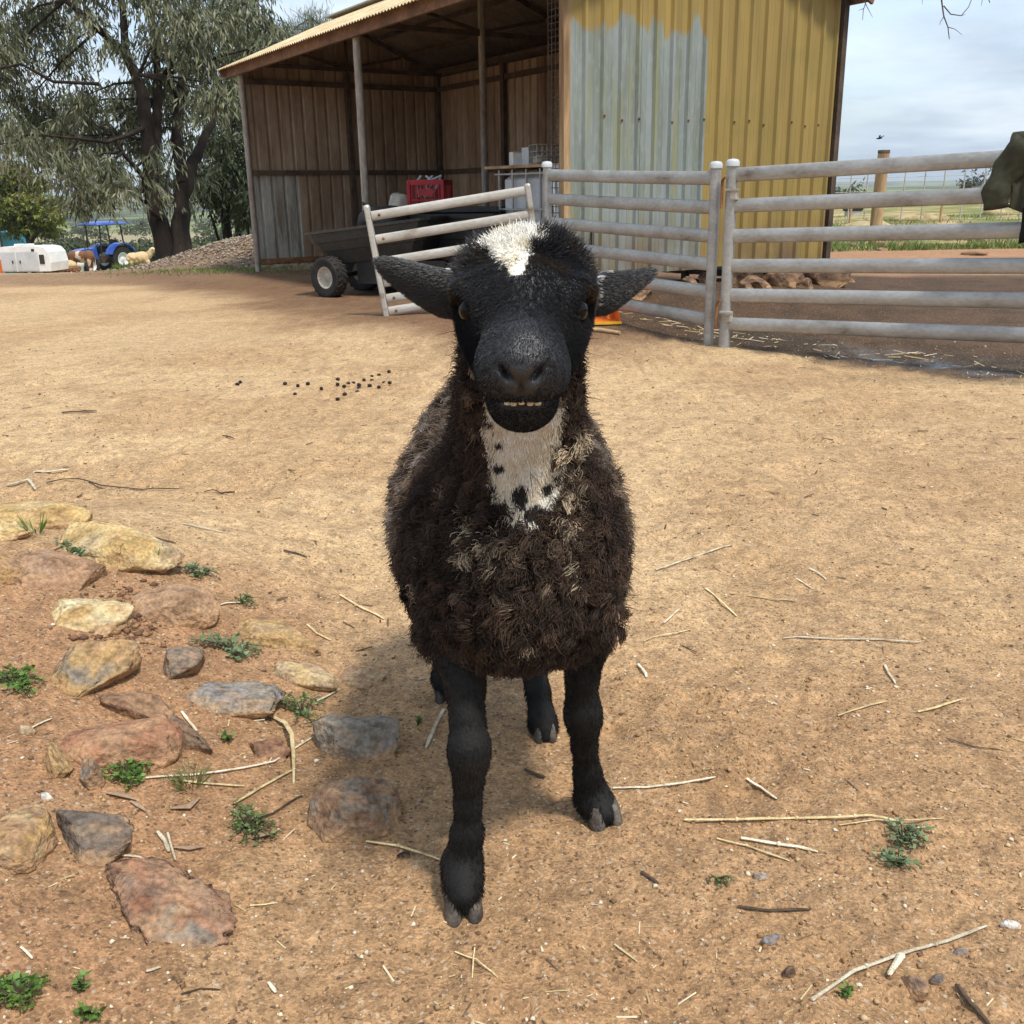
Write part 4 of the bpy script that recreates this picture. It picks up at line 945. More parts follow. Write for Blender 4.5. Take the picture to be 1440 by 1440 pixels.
# ================================================================== IMPLICIT SURFACES (animals)
class SDF:
    def __init__(self): self.p = []           # (op, kind, params, k, group)
    def ell(self, c, r, R=None, k=.02, g=0, op='+'): self.p.append((op, 'e', (np.array(c, float), np.array(r, float), np.eye(3) if R is None else np.array(R, float)), k, g)); return self
    def cone(self, a, b, ra, rb, k=.02, g=0): self.p.append(('+', 'c', (np.array(a, float), np.array(b, float), ra, rb), k, g)); return self
    def chain(self, pts, rad, k=.015, g=0):
        for i in range(len(pts) - 1): self.cone(pts[i], pts[i + 1], rad[i], rad[i + 1], k, g)
        return self
    @staticmethod
    def ev(kind, q, P):
        if kind == 'e':
            c, r, R = q; d = (P - c) @ R.T; k0 = np.linalg.norm(d / r, axis=-1); k1 = np.linalg.norm(d / r ** 2, axis=-1) + 1e-9; return k0 * (k0 - 1) / k1
        a, b, ra, rb = q; ab = b - a; t = np.clip(((P - a) @ ab) / (ab @ ab + 1e-12), 0, 1)
        return np.linalg.norm(P - a - t[..., None] * ab, axis=-1) - (ra + (rb - ra) * t)
    @staticmethod
    def bb(kind, q):
        if kind == 'e': c, r, R = q; m = r.max(); return c - m, c + m
        a, b, ra, rb = q; m = max(ra, rb); return np.minimum(a, b) - m, np.maximum(a, b) + m
    def mesh(self, h, pad=.03):
        bbs = [self.bb(k, q) for o, k, q, _, _ in self.p]; lo = np.min([b[0] for b in bbs], 0) - pad; hi = np.max([b[1] for b in bbs], 0) + pad
        n = np.ceil((hi - lo) / h).astype(int) + 1; D = np.full(n, 1.0, np.float32)
        for op, kind, q, k, _ in self.p:
            b0, b1 = self.bb(kind, q); m = 2.5 * k + 4 * h
            i0 = np.clip(((b0 - m - lo) / h).astype(int), 0, n); i1 = np.clip(((b1 + m - lo) / h).astype(int) + 2, 0, n)
            g = np.stack(np.meshgrid(*[lo[a] + h * np.arange(i0[a], i1[a]) for a in range(3)], indexing='ij'), -1)
            d = self.ev(kind, q, g); sl_ = tuple(slice(i0[a], i1[a]) for a in range(3)); A = D[sl_]
            if op == '-':
                d = -d; t = np.clip(.5 - .5 * (d - A) / k, 0, 1); D[sl_] = d + (A - d) * t + k * t * (1 - t)
            else:
                t = np.clip(.5 + .5 * (d - A) / k, 0, 1); D[sl_] = d + (A - d) * t - k * t * (1 - t)
        return nets(D, lo, h)
    def group_dist(self, P, g):
        r = np.full(len(P), 9.0)
        for op, kind, q, k, gg in self.p:
            if gg == g and op == '+': r = np.minimum(r, self.ev(kind, q, P))
        return r
def nets(D, lo, h):
    s = D < 0; nx_, ny_, nz_ = D.shape
    cs = np.zeros((nx_ - 1, ny_ - 1, nz_ - 1), np.int8); C = [(a, b, c) for a in (0, 1) for b in (0, 1) for c in (0, 1)]
    for a, b, c in C: cs += s[a:nx_ - 1 + a, b:ny_ - 1 + b, c:nz_ - 1 + c]
    I = np.argwhere((cs > 0) & (cs < 8)); acc = np.zeros((len(I), 3)); cnt = np.zeros(len(I))
    for i, p in enumerate(C):
        for q in C[i + 1:]:
            if sum(abs(p[t] - q[t]) for t in range(3)) != 1: continue
            d0 = D[I[:, 0] + p[0], I[:, 1] + p[1], I[:, 2] + p[2]]; d1 = D[I[:, 0] + q[0], I[:, 1] + q[1], I[:, 2] + q[2]]
            m = (d0 < 0) != (d1 < 0); t = np.where(m, d0 / np.where(m, d0 - d1, 1), 0)
            acc += m[:, None] * (np.array(p) + t[:, None] * (np.array(q) - np.array(p))); cnt += m
    V = lo + h * (I + acc / cnt[:, None])
    vid = np.full(cs.shape, -1, np.int64); vid[I[:, 0], I[:, 1], I[:, 2]] = np.arange(len(I)); Fs = []
    for ax in range(3):
        o1, o2 = (ax + 1) % 3, (ax + 2) % 3
        sl0 = [slice(None)] * 3; sl1 = [slice(None)] * 3; sl0[ax] = slice(0, -1); sl1[ax] = slice(1, None)
        e = np.argwhere(s[tuple(sl0)] != s[tuple(sl1)]); e = e[(e[:, o1] > 0) & (e[:, o2] > 0) & (e[:, o1] < cs.shape[o1]) & (e[:, o2] < cs.shape[o2])]
        def cell(d1, d2): q = e.copy(); q[:, o1] += d1; q[:, o2] += d2; return vid[q[:, 0], q[:, 1], q[:, 2]]
        quad = np.stack([cell(-1, -1), cell(0, -1), cell(0, 0), cell(-1, 0)], 1)
        ins = s[e[:, 0], e[:, 1], e[:, 2]]; quad[~ins] = quad[~ins][:, ::-1]; Fs.append(quad)
    F = np.concatenate(Fs); F = F[(F >= 0).all(1)]
    # light smoothing
    for _ in range(2):
        S_ = np.zeros_like(V); c_ = np.zeros(len(V))
        for a, b in ((0, 1), (1, 2), (2, 3), (3, 0)):
            np.add.at(S_, F[:, a], V[F[:, b]]); np.add.at(S_, F[:, b], V[F[:, a]]); np.add.at(c_, F[:, a], 1); np.add.at(c_, F[:, b], 1)
        V = V * .5 + .5 * S_ / np.maximum(c_, 1)[:, None]
    return V, F

# brown and white cow by the trough, cream sheep by the trunk (far left)
def far_animal(name, label, cat, base, rz, scale, cow):
    s = SDF(); root = empty(name, base, rz, label, cat)
    if cow:   # +x is the head end
        s.ell((0, 0, .95), (.62, .29, .34), k=.1).ell((-.55, 0, 1.0), (.30, .27, .32), k=.1).ell((.50, 0, .95), (.28, .24, .34), k=.1)
        s.chain([(.62, 0, 1.05), (.92, 0, .78), (1.08, 0, .55)], [.20, .15, .11], k=.06).ell((1.18, 0, .42), (.13, .10, .20), k=.05)
        for x_, y_ in ((.48, .15), (.55, -.15), (-.62, .16), (-.55, -.16)): s.chain([(x_, y_, .75), (x_ + .02, y_, .40), (x_, y_, .0)], [.13, .065, .055], k=.05)
        s.chain([(-.84, 0, 1.1), (-.92, 0, .8), (-.90, 0, .5)], [.03, .025, .03], k=.02)
        for y_ in (-.16, .16): s.ell((1.04, y_, .62), (.04, .10, .05), k=.03)
    else:
        s.ell((0, 0, .62), (.42, .24, .25), k=.1).ell((-.35, 0, .63), (.22, .22, .23), k=.08).chain([(.36, 0, .72), (.50, 0, .90), (.56, 0, .98)], [.16, .11, .09], k=.05).ell((.68, 0, .95), (.14, .075, .08), k=.04)
        for x_, y_ in ((.30, .11), (.34, -.11), (-.40, .12), (-.36, -.12)): s.chain([(x_, y_, .45), (x_ + .02, y_, .24), (x_, y_, .0)], [.085, .045, .04], k=.04)
        for y_ in (-.12, .12): s.ell((.55, y_, .98), (.035, .09, .025), k=.03)
    V, F = s.mesh(.035)
    if cow:
        p = fbm3(V * 1.6 + 4, 3, 3); c = np.where((p > .60)[:, None] | (V[:, 2] < .33)[:, None], np.array([(.55, .45, .33)]), np.array([(.17, .075, .03)]))
        c = np.where((V[:, 0] > .95)[:, None], np.array([(.42, .28, .14)]), c)
    else:
        c = np.array([(.56, .40, .22)]) * (.8 + .4 * fbm3(V * 4, 3, 5))[:, None]; c = np.where((V[:, 2] < .34)[:, None] | (V[:, 0] > .55)[:, None], np.array([(.60, .48, .32)]), c)
        V = V + (fbm3(V * 9, 2, 6) - .5)[:, None] * .10
    link('body', np_mesh('body', V * scale, F, True, c), MT['hide_attr'], root)
    return root
cb = at(117, 382, 47.5); far_animal('cow', 'brown and white cow feeding with lowered head before the tractor', 'cow', (cb.x, cb.y, float(gbase(cb.x, cb.y))), R_(165), .82, True)
sb_ = at(199, 378, 44); far_animal('cream_sheep', 'cream woolly sheep standing between tractor and gum trunk', 'sheep', (sb_.x, sb_.y, float(gbase(sb_.x, sb_.y))), R_(10), 1.02, False)
# timber rail fence behind them
fr = local('rail_fence', 172, 360, 55, R_(0), 'pale timber rail on dark posts behind the cream sheep', 'fence')
MB().bar((-.1, 0, 1.05), (2.2, .1, 1.12), .06, .09).build('rail', MT['timber'], fr)
for x_ in (-.1, 1.1, 1.95, 2.25): MB().tube([(x_, .1, 0), (x_, .1, 1.15)], .05, 6).build('post', MT['twig'], fr)
# scrub on the slope behind: one far-off mass, plus two separate dark bushes
SCR = [(.055, .072, .028), (.085, .10, .04), (.11, .12, .055), (.06, .07, .04)]
r = np.random.default_rng(12); cs_, rs_ = [], []
for k in range(240):
    y_ = 70 * (6.5 ** r.random()); q = r.uniform(-.60, .05); x_ = q * y_
    if y_ < 110 and q < -.44: continue
    R__ = r.uniform(.5, 1.1) * (1 + y_ / 160); cs_.append((x_, y_, float(gbase(x_, y_)) + R__ * .45)); rs_.append(R__)
V, F, C_ = sprays(cs_, rs_, 26, 5, .42, .30, SCR, .1, 5, .5)
tag(link('far_scrub', np_mesh('far_scrub', V, F, False, C_), MT['leaf_attr']), 'grey-green scrub dotted over the far paddock at the left', 'scrub', kind='stuff')
def bush(name, label, c, R, n, pal, seed, leaf=.2, wd=.12, squash=(1.2, 1, .8), group=None):
    c = Vector(c); root = empty(name, c, 0, label, 'bush', group); rg = np.random.default_rng(seed)
    cen = [tuple(Vector((rg.uniform(-1, 1) * R * squash[0] * .6, rg.uniform(-1, 1) * R * squash[1] * .6, R * (.25 + .6 * rg.random()) * squash[2]))) for _ in range(7)]
    V, F, C_ = sprays(cen, [R * .5] * 7, n, 6, leaf, wd, pal, .1, seed, .25)
    link('foliage', np_mesh('foliage', V, F, False, C_), MT['leaf_attr'], root)['kind'] = 'stuff'
    t = MB()
    for q in cen[:5]: t.tube([(0, 0, -.1), (q[0] * .4, q[1] * .4, q[2] * .5), q], [.05 * R, .03 * R, .012 * R], 5)
    t.build('stems', MT['twig'], root)
for px_, py_, z_, R__, lb in ((172, 348, 66, 1.5, 'dark rounded bush on the slope directly above the tractor'), (198, 340, 74, 1.7, 'dark rounded bush on the slope above the cream sheep'), (282, 352, 40, .75, 'low dark bush just right of the gum trunk'), (105, 335, 70, 2.0, 'tall dark bush left of the tractor canopy')):
    c = at(px_, py_, z_); bush('scrub_bush', lb, (c.x, c.y, float(gbase(c.x, c.y))), R__, 40, SCR[:2], int(px_), .24, .14, group='bushes on the left slope')

# ================================================================== RIGHT BACKGROUND
wp = gp(1229, 345); wpo = empty('timber_post', (wp.x, wp.y, wp.z), 0, 'thick round timber post standing beyond the right-hand panel', 'post')
MB().tube([(0, 0, -.2), (.01, 0, .9), (.03, 0, 1.78), (.03, 0, 1.83)], [.125, .12, .115, .105], 16).build('log', MT['timber'], wpo)
MB().lathe([(.118, 0), (.118, .06), (.0005, .065)], 16, (.03, 0, 1.80)).build('cap', MT['steel_dark'], wpo)
# tall wire fence
wf = empty('wire_fence', (6.0, 36, 0), 0, 'tall thin wire fence crossing the paddock behind the timber post', 'fence')
fpts = [at(x_, 300, 36).x for x_ in (1173, 1195, 1220, 1245, 1272, 1298, 1325, 1352, 1380, 1405, 1432, 1465)]
for x_ in fpts: MB().tube([(x_ - 6, 0, -.3), (x_ - 6 + .02, 0, 1.95 + .02 * (x_ - 6))], .022, 6).build('picket', MT['galv_dirty'], wf)
for z_ in (.5, 1.0, 1.45, 1.93): MB().tube([(fpts[0] - 8, 0, z_), (fpts[-1] - 3, 0, z_ + .02 * (fpts[-1] - fpts[0]))], .008, 4).build('wire', MT['galv_dirty'], wf)
# stones on the dirt bank
STN = [(.33, .20, .11), (.22, .13, .08), (.40, .28, .17)]
def rock_mesh(dims, seed, cols, cuts=9, strata=0.0, sub=4, rough=.10):
    V, F = ICO(sub); r = np.random.default_rng(seed)
    bx = 5.0 if cuts > 7 else 2.6
    V = V / (np.abs(V) ** bx).sum(1)[:, None] ** (1 / bx)
    nn = fbm3(V * 1.3 + seed, 3, seed); V = V * (1 + rough * 3.0 * (nn - .5))[:, None]
    for _ in range(cuts):
        n = r.normal(size=3) * np.array([1, 1, .75]); n /= np.linalg.norm(n); d = r.uniform(.55, .92) if cuts > 7 else r.uniform(.75, .98); e = V @ n - d; V = V - np.clip(e, 0, None)[:, None] * n[None] * .99
    n2 = fbm3(V * np.array([2.5, 2.5, 9]) + seed * 1.3, 4, seed + 5)
    V = V * (1 + (.03 + strata * .8) * (n2 - .5))[:, None]
    rid = 1 - np.abs(2 * fbm3(V * 3.1 + seed * .7, 3, seed + 21) - 1); V = V * (1 - (.08 if sub > 3 else .02) * ss(.88, .99, rid))[:, None]
    if strata > 0:
        lay = np.floor((V[:, 2] + .35 * V[:, 0] + .6 * (fbm3(V * 2, 2, seed + 2) - .5)) * 6); V = V * (1 + strata * .25 * (_h2(lay, lay * 0 + seed, 3) - .5))[:, None]
    n3 = fbm3(V * 11 + seed, 3, seed + 9); V = V * (1 + .035 * (n3 - .5))[:, None]
    Vn = V.copy(); V = V * np.array(dims)[None]
    c = np.array(cols); t = fbm3(V / max(dims) * np.array([2.6, 2.6, 6.0]) + seed * 2.1, 5, seed + 11); k = np.clip((t - .30) / .40, 0, .999) * (len(c) - 1); i = k.astype(int); f = (k - i)[:, None]
    C = c[i] * (1 - f) + c[np.minimum(i + 1, len(c) - 1)] * f; C = C * (.82 + .36 * n3)[:, None] * (1 - .45 * ss(.86, .99, rid))[:, None]
    du = np.clip(ss(.35, -.25, Vn[:, 2] + .9 * (fbm3(Vn * 2.2 + 9, 3, seed + 3) - .5)) * .9 + ss(.56, .70, fbm3(Vn * 3 + 2, 3, seed + 4)) * .5, 0, .92)[:, None]; C = C * (1 - du) + np.array([.42, .255, .135]) * (.8 + .4 * n3)[:, None] * du
    return V, F, C
def rock(name, label, px, py, wpx, hpx, cols, seed, rz=0.0, tilt=(0, 0), sink=.35, hh=.45, strata=0.0, cuts=9, group='stones', sub=4, depth=None, rough=.10):
    c = gp(px, py + hpx * .18); s = ppm(c); wd_ = wpx / s; el = math.asin(max(.05, (CAM - c).normalized().z)); tot = hpx / s
    hz = tot * hh; dp_ = depth or max(.4 * wd_, (tot - hz * math.cos(el)) / math.sin(el)); dp_ = min(dp_, wd_ * 1.6)
    V, F, C = rock_mesh((wd_ * .60, dp_ * .62, hz * .8 + .004), seed, cols, cuts, strata, sub, rough)
    o = link(name, np_mesh(name, V, F, False, C), MT['stone_attr'])
    o.location = (c.x, c.y, c.z + hz * (.24 - sink)); o.rotation_euler = (R_(tilt[0]), R_(tilt[1]), R_(rz)); return tag(o, label, 'rock', group)
for k, (px_, py_, w_, h_, lb) in enumerate(((1203, 345, 13, 10, 'small stone left of the timber post foot'), (1240, 343, 12, 12, 'dark upright stone against the timber post foot'), (1268, 343, 17, 9, 'flat stone right of the timber post on the dirt bank'), (1239, 352, 12, 8, 'small stone in front of the timber post on the bank'), (1384, 339, 18, 8, 'stone half in the grass below the hanging jacket'), (1367, 356, 26, 10, 'wide brown stone on the dirt bank under the second panel gap'), (1398, 382, 14, 8, 'pale lump of stone in the mud below the jacket'))):
    rock('stone', lb, px_, py_, w_, h_, STN, 40 + k, hh=.7, sub=2, group='stones on the dirt bank')
wallrocks = [(1040, 392, 26, 26, 20), (1062, 388, 24, 20, -10), (1062, 400, 30, 20, 5), (1090, 396, 26, 20, 15), (1110, 393, 44, 26, -5), (1130, 402, 26, 14, 0), (1165, 395, 42, 24, 8), (1143, 390, 26, 18, 20), (1048, 405, 18, 10, 0), (970, 398, 24, 14, 0), (950, 404, 30, 10, 0), (990, 392, 18, 16, 0), (1182, 392, 18, 16, 30), (905, 415, 26, 14, 0)]
wl = ['tall tilted rock at the foot of the end wall, right of the panel pin', 'small upper rock wedged under the end wall near the pin', 'low blunt rock in front of the wedged one under the end wall', 'rounded rock fourth from the panel pin under the wall', 'largest flat rock under the yellow end wall', 'small rock lying in front of the largest flat one', 'broad angular rock near the right corner of the end wall', 'rock between the largest flat and the broad angular one', 'little clod-like rock in the mud right of the pin post', 'rock left of the pin post seen between two rails', 'flat pale rock in the mud left of the pin post', 'upright rock directly left of the pin post', 'rightmost rock past the end wall corner', 'lone rock in the mud between right ear and pin post']
for k, (px_, py_, w_, h_, rz_) in enumerate(wallrocks): rock('wall_rock', wl[k], px_, py_, w_ * 1.1, h_ * 1.2, [(.10, .055, .035), (.17, .10, .062), (.23, .15, .10)], 60 + k, rz_, hh=.75, sink=.05, sub=4, cuts=14, rough=.05, group='rocks under the end wall')
# far shapes on the right
hut = local('small_hut', 1378, 296, 70, .1, 'small whitish hut far behind the jacket', 'hut')
MB().box((0, 0, .55), (.75, 1, 1.1)).build('wall', MT['white_paint'], hut); MB().box((0, 0, 1.15), (.9, 1.2, .08)).build('roof', MT['galv'], hut); MB().box((.1, -.52, .42), (.32, .04, .8)).build('door', MT['grey_paint'], hut)
crt = local('dark_trough', 1199, 300, 44, .05, 'dark square water trough in the paddock left of the post', 'trough')
MB().box((0, 0, .42), (.75, .6, .42), bev=.05).build('bin', MT['black_plastic'], crt); MB().box((0, 0, .12), (.55, .5, .24)).build('stand', MT['galv_dirty'], crt)
for k, (px_, py_, z_, sx, lb) in enumerate(((1292, 303, 36, (.95, .6, .28), 'long pale hay heap beyond the post'), (1218, 312, 30, (.8, .5, .18), 'low hay heap left of the timber post'), (1402, 296, 42, (.6, .5, .22), 'small hay heap below the hut'))):
    c = at(px_, py_, z_); lump('hay_heap', (c.x, c.y, float(gbase(c.x, c.y)) + .02), sx, 'old_hay', lb, 'hay', 31 + k)
for k, (px_, z_, h_, lb) in enumerate(((1322, 34, 1.0, 'thin wooden stake standing in the paddock right of the hay'), (1195, 34, .9, 'thin wooden stake before the dark trough'))):
    c = at(px_, 310, z_); g0 = float(gbase(c.x, c.y)); so = empty('stake', (c.x, c.y, g0), 0, lb, 'stake', 'stakes'); MB().tube([(0, 0, -.2), (.02, 0, h_)], .045, 8).build('shaft', MT['timber'], so); MB().lathe([(.045, 0), (.0005, .1)], 8, (.02, 0, h_)).build('tip', MT['timber'], so)
FAR = [(.06, .07, .05), (.085, .095, .07)]
for k, (px_, py_, z_, R__, n_, lb) in enumerate(((1199, 268, 75, 1.5, 9, 'sparse grey tree on the right skyline left of the post'), (1176, 272, 95, 1.3, 20, 'dark shrub on the skyline beside the shed corner'), (1375, 258, 85, 2.0, 18, 'leafy tree on the skyline just left of the jacket'), (1363, 262, 90, 1.2, 16, 'small tree left of the leafy skyline tree'))):
    c = at(px_, py_, z_); bush('skyline_tree', lb, (c.x, c.y, c.z - R__ * .6), R__, n_, FAR, 80 + k, .35, .10, (1, 1, 1), group='trees on the right skyline')
    MB().tube([(0, 0, float(gbase(c.x, c.y)) - (c.z - R__ * .6) - .3), (0, 0, .3)], .08, 6).build('trunk', MT['twig'], bpy.data.objects[[o for o in bpy.data.objects.keys() if o.startswith('skyline_tree')][-1]])
bd = at(1236, 195, 60); bo = empty('bird', bd, 0, 'tiny dark bird flying above the timber post', 'bird')
MB().tube([(-.18, 0, 0), (0, 0, .02), (.2, 0, .03)], [.01, .06, .02], 8).build('body', MT['cloth_dark'], bo)
MB().add([(-.02, 0, .03), (.10, 0, .03), (.22, .35, .22), (.12, .40, .2), (.22, -.35, .15), (.12, -.40, .15)], [(0, 1, 2, 3), (1, 0, 5, 4)]).build('wings', MT['cloth_dark'], bo)

# ================================================================== GRASS (stuff)
def blades(name, P, h, lean, w_, cols, seed):
    r = np.random.default_rng(seed); n = len(P); D = np.stack([r.normal(size=n) * lean, r.normal(size=n) * lean, np.ones(n)], 1); D /= np.linalg.norm(D, axis=1)[:, None]
    V, F, C = leaf_mesh(P, D, h, w_, cols, seed=seed); return np_mesh(name, V, F, False, C)
r = np.random.default_rng(33); n = 26000
y_ = 17.5 + 26 * r.random(n) ** 1.6; x_ = r.uniform(.16, .70, n) * y_; keep = (fbm(x_ * .8, y_ * .5, 3, 77) + .15 * ((y_ > 18.5) & (y_ < 22)) > .5) & (x_ > 3.2); x_, y_ = x_[keep], y_[keep]; n = len(x_)
P = np.stack([x_, y_, gh(x_, y_) - .01], 1); pal = np.array([(.11, .17, .03), (.16, .22, .05), (.22, .24, .08), (.09, .13, .03)])
tag(link('grass', blades('grass', P, r.uniform(.06, .17, n), .45, r.uniform(.012, .025, n), pal[r.integers(0, 4, n)], 6), MT['leaf_attr']), 'green grass growing past the dirt bank on the right', 'grass', kind='stuff')
n = 1500; a = at(310, 388, 16.3); x_ = r.normal(a.x + .1, .9, n); y_ = r.normal(a.y, .40, n); P = np.stack([x_, y_, gh(x_, y_) - .01], 1)
tag(link('grass_fringe', blades('grass_fringe', P, r.uniform(.03, .09, n), .6, r.uniform(.008, .016, n), pal[r.integers(0, 4, n)], 8), MT['leaf_attr']), 'short weedy grass along the foot of the gravel heap', 'grass', kind='stuff')
n = 22000; y_ = 19 + 45 * r.random(n) ** 1.3; x_ = r.uniform(-.385, -.2, n) * y_; P = np.stack([x_, y_, gh(x_, y_) - .01], 1)
tag(link('paddock_grass', blades('paddock_grass', P, r.uniform(.08, .22, n), .5, r.uniform(.02, .04, n), pal[r.integers(0, 4, n)], 9), MT['leaf_attr']), 'rough green grass on the slope behind the gum trunk', 'grass', kind='stuff')
# ================================================================== FOREGROUND STONES
Y1, Y2, Y3 = (.52, .36, .15), (.40, .25, .10), (.58, .45, .24)
B1, B2, B3 = (.26, .15, .085), (.34, .20, .115), (.20, .115, .07)
G1, G2 = (.205, .172, .135), (.28, .24, .19)
RD1, RD2 = (.27, .125, .07), (.36, .18, .10)
for a in (
    ('flat_rock', 'largest golden slab at the left edge, highest in the row', 50, 722, 172, 62, [Y2, Y1, Y3], 1, -8, (0, 3), .15, .62, .25),
    ('flat_rock', 'small golden slab tip under the largest slab at the left edge', 8, 748, 58, 30, [Y1, Y3], 2, 0, (0, 0), .15, .6, .2),
    ('flat_rock', 'long golden slab with dark undercut beside the grass tuft', 158, 768, 172, 66, [Y2, Y1, Y3, (.33, .24, .15)], 3, -18, (4, 10), .12, .6, .2),
    ('rough_rock', 'dark-faced brown rock at the left edge below the golden slabs', 12, 800, 76, 62, [B3, B2, Y2], 4, 5, (0, 0), .2, .6, .1),
    ('flat_rock', 'brown slanting slab between weed patch and dark-faced rock', 82, 800, 92, 82, [B1, B2, (.30, .20, .14)], 5, -38, (8, 12), .25, .4, .15),
    ('crusted_rock', 'pale yellow crusted rock sunk in the bank', 108, 858, 98, 62, [Y2, Y3, (.62, .54, .34)], 6, -30, (6, 8), .34, .4, .1),
    ('round_rock', 'rounded sandy-brown boulder beside the crumbly hollow', 242, 848, 112, 66, [B2, (.38, .24, .14), B1], 7, 10, (0, 0), .25, .6, .05),
    ('flat_rock', 'tan slab with grey foot and cracked left side', 120, 936, 92, 92, [(.36, .22, .115), Y2, G1], 8, -12, (10, 4), .22, .45, .1),
    ('flat_rock', 'long flat tan rock flush with the soil above the round-leaved weed', 365, 885, 158, 48, [B2, Y2, (.42, .29, .16)], 9, -12, (0, 5), .42, .4, .1),
    ('rough_rock', 'grey-brown knob of rock left of the round-leaved weed', 250, 925, 62, 58, [B2, G1, B3], 10, 20, (0, 0), .35, .5, .1),
    ('flat_rock', 'pale tan rock running right from the round-leaved weed', 418, 942, 112, 46, [Y1, (.48, .36, .22), B2], 11, -22, (0, 5), .40, .4, .1),
    ('flat_rock', 'small tan rock at the right end of the bank', 498, 948, 74, 32, [B2, (.40, .27, .15)], 12, -18, (0, 0), .42, .4, .05),
    ('slate_rock', 'flat blue-grey slate set in the middle of the bank', 305, 978, 138, 52, [G1, G2, (.22, .20, .19)], 13, -4, (0, 0), .36, .4, .25),
    ('slate_rock', 'brown ledge rock left of the blue-grey slate with dark underside', 205, 992, 98, 46, [B3, B1, B2], 14, -12, (0, 6), .15, .6, .25),
    ('slate_rock', 'thin dark slab edge slanting below the brown ledge', 262, 1038, 108, 38, [G1, B3, (.16, .14, .11)], 15, -24, (0, 8), .15, .65, .3),
    ('round_rock', 'broad reddish boulder left of the dark slab edge', 165, 1035, 148, 82, [RD1, RD2, B2], 16, 10, (0, 0), .36, .5, .05),
    ('angular_rock', 'grey flat-topped rock nearest the animal, upper of two', 500, 1043, 112, 72, [G1, G2, (.25, .19, .14)], 17, -6, (-4, 0), .10, .62, .1),
    ('round_rock', 'brown rounded rock below the grey flat-topped one', 500, 1133, 112, 92, [B3, B1, G1, B2], 18, 12, (0, 0), .15, .58, .05),
    ('rough_rock', 'small reddish rock under the long straw stalks', 378, 1048, 62, 42, [RD1, B3], 19, 0, (0, 0), .30, .5, .05),
    ('rough_rock', 'narrow tan rock standing in the bank at the far left', 77, 1066, 38, 62, [(.38, .25, .13), Y2], 20, 40, (10, 10), .25, .5, .1),
    ('rough_rock', 'small brown upright stone left of the dense green weed', 131, 1087, 34, 54, [B1, G1], 21, 20, (0, -10), .10, .7, .1),
    ('angular_rock', 'dark purple-grey pointed rock in the lower left', 137, 1173, 128, 86, [(.095, .075, .062), (.16, .128, .105), (.21, .155, .11)], 22, -10, (5, 0), .18, .55, .12),
    ('round_rock', 'yellowish rock cut by the left edge', 22, 1168, 92, 92, [Y2, B2, (.44, .33, .17)], 23, 0, (0, 0), .35, .5, .05),
    ('layered_rock', 'big reddish layered slab flush in the soil, lowest of all', 232, 1268, 205, 98, [RD1, (.24, .155, .105), RD2, G1], 24, -22, (6, 6), .30, .40, .5)):
    nm, lb, px_, py_, w_, h_, cols, sd, rz_, tl, sk_, hh_, st_ = a
    rock(nm, lb, px_, py_, w_, h_, cols, 200 + sd, rz_, tl, sk_, hh_, st_, group='stones of the left bank', cuts=15 if 'round' not in nm else 6)
for k, (px_, py_, w_, h_, lb, cols) in enumerate(((38, 1028, 20, 20, 'little pale pebble beside a short straw at the left', [(.5, .4, .25), (.4, .3, .2)]), (65, 1122, 20, 14, 'small white quartz pebble above the yellowish rock', [(.7, .66, .58)]), (122, 812, 18, 14, 'small blue-grey pebble below the weed under the golden slab', [(.16, .17, .19)]), (1082, 1322, 34, 16, 'flat blue-grey pebble lying right of centre near the bottom', [(.20, .20, .21)]), (1288, 1384, 40, 30, 'round brown pebble beside the wheat ear', [(.30, .20, .13), (.24, .16, .11)]), (1110, 1368, 26, 16, 'dark lump of dirt left of the wheat ear', [(.10, .06, .04)]), (1320, 1376, 26, 14, 'small dark flat pebble right of the round brown one', [(.13, .11, .10)]), (1348, 1338, 22, 10, 'small grey flat pebble above the round brown one', [(.2, .18, .17)]), (1420, 1302, 24, 12, 'white pebble at the lower right edge', [(.72, .68, .6)]), (1068, 1232, 22, 14, 'pale grey pebble below the crossed straws', [(.42, .36, .30)]), (568, 1205, 16, 12, 'black pellet by the straw tip left of the front hoof', [(.02, .015, .012)]), (688, 436 + 500, 14, 8, 'tiny grey chip under the belly', [(.3, .25, .2)]))):
    rock('pebble', lb, px_, py_, w_, h_, cols * 2, 300 + k, random.uniform(-40, 40), (0, 0), .15, .6, group='loose pebbles', sub=2)

# ================================================================== GRIT AND LITTER (stuff)
r = np.random.default_rng(8)
def scatter(n, y0, y1, pw=1.5, half=.62):
    y_ = y0 + (y1 - y0) * r.random(n) ** pw; x_ = r.uniform(-half, half, n) * (y_ + .2); return x_, y_
x_, y_ = scatter(11000, 1.0, 8.0, 1.7); n = len(x_); sz = .0016 + .0042 * r.random(n) ** 4 ; sz = sz * (1 + .10 * y_)
pal = np.array([(.50, .36, .20), (.36, .22, .11), (.16, .09, .05), (.62, .52, .38), (.30, .19, .10), (.44, .30, .16)])
P = np.stack([x_, y_, gh(x_, y_) + sz * .2], 1)
o = pebbles('grit', P, sz, pal[r.integers(0, 6, n)], None, 5); tag(o, 'fine sandy grit strewn over the yard', 'grit', kind='stuff')
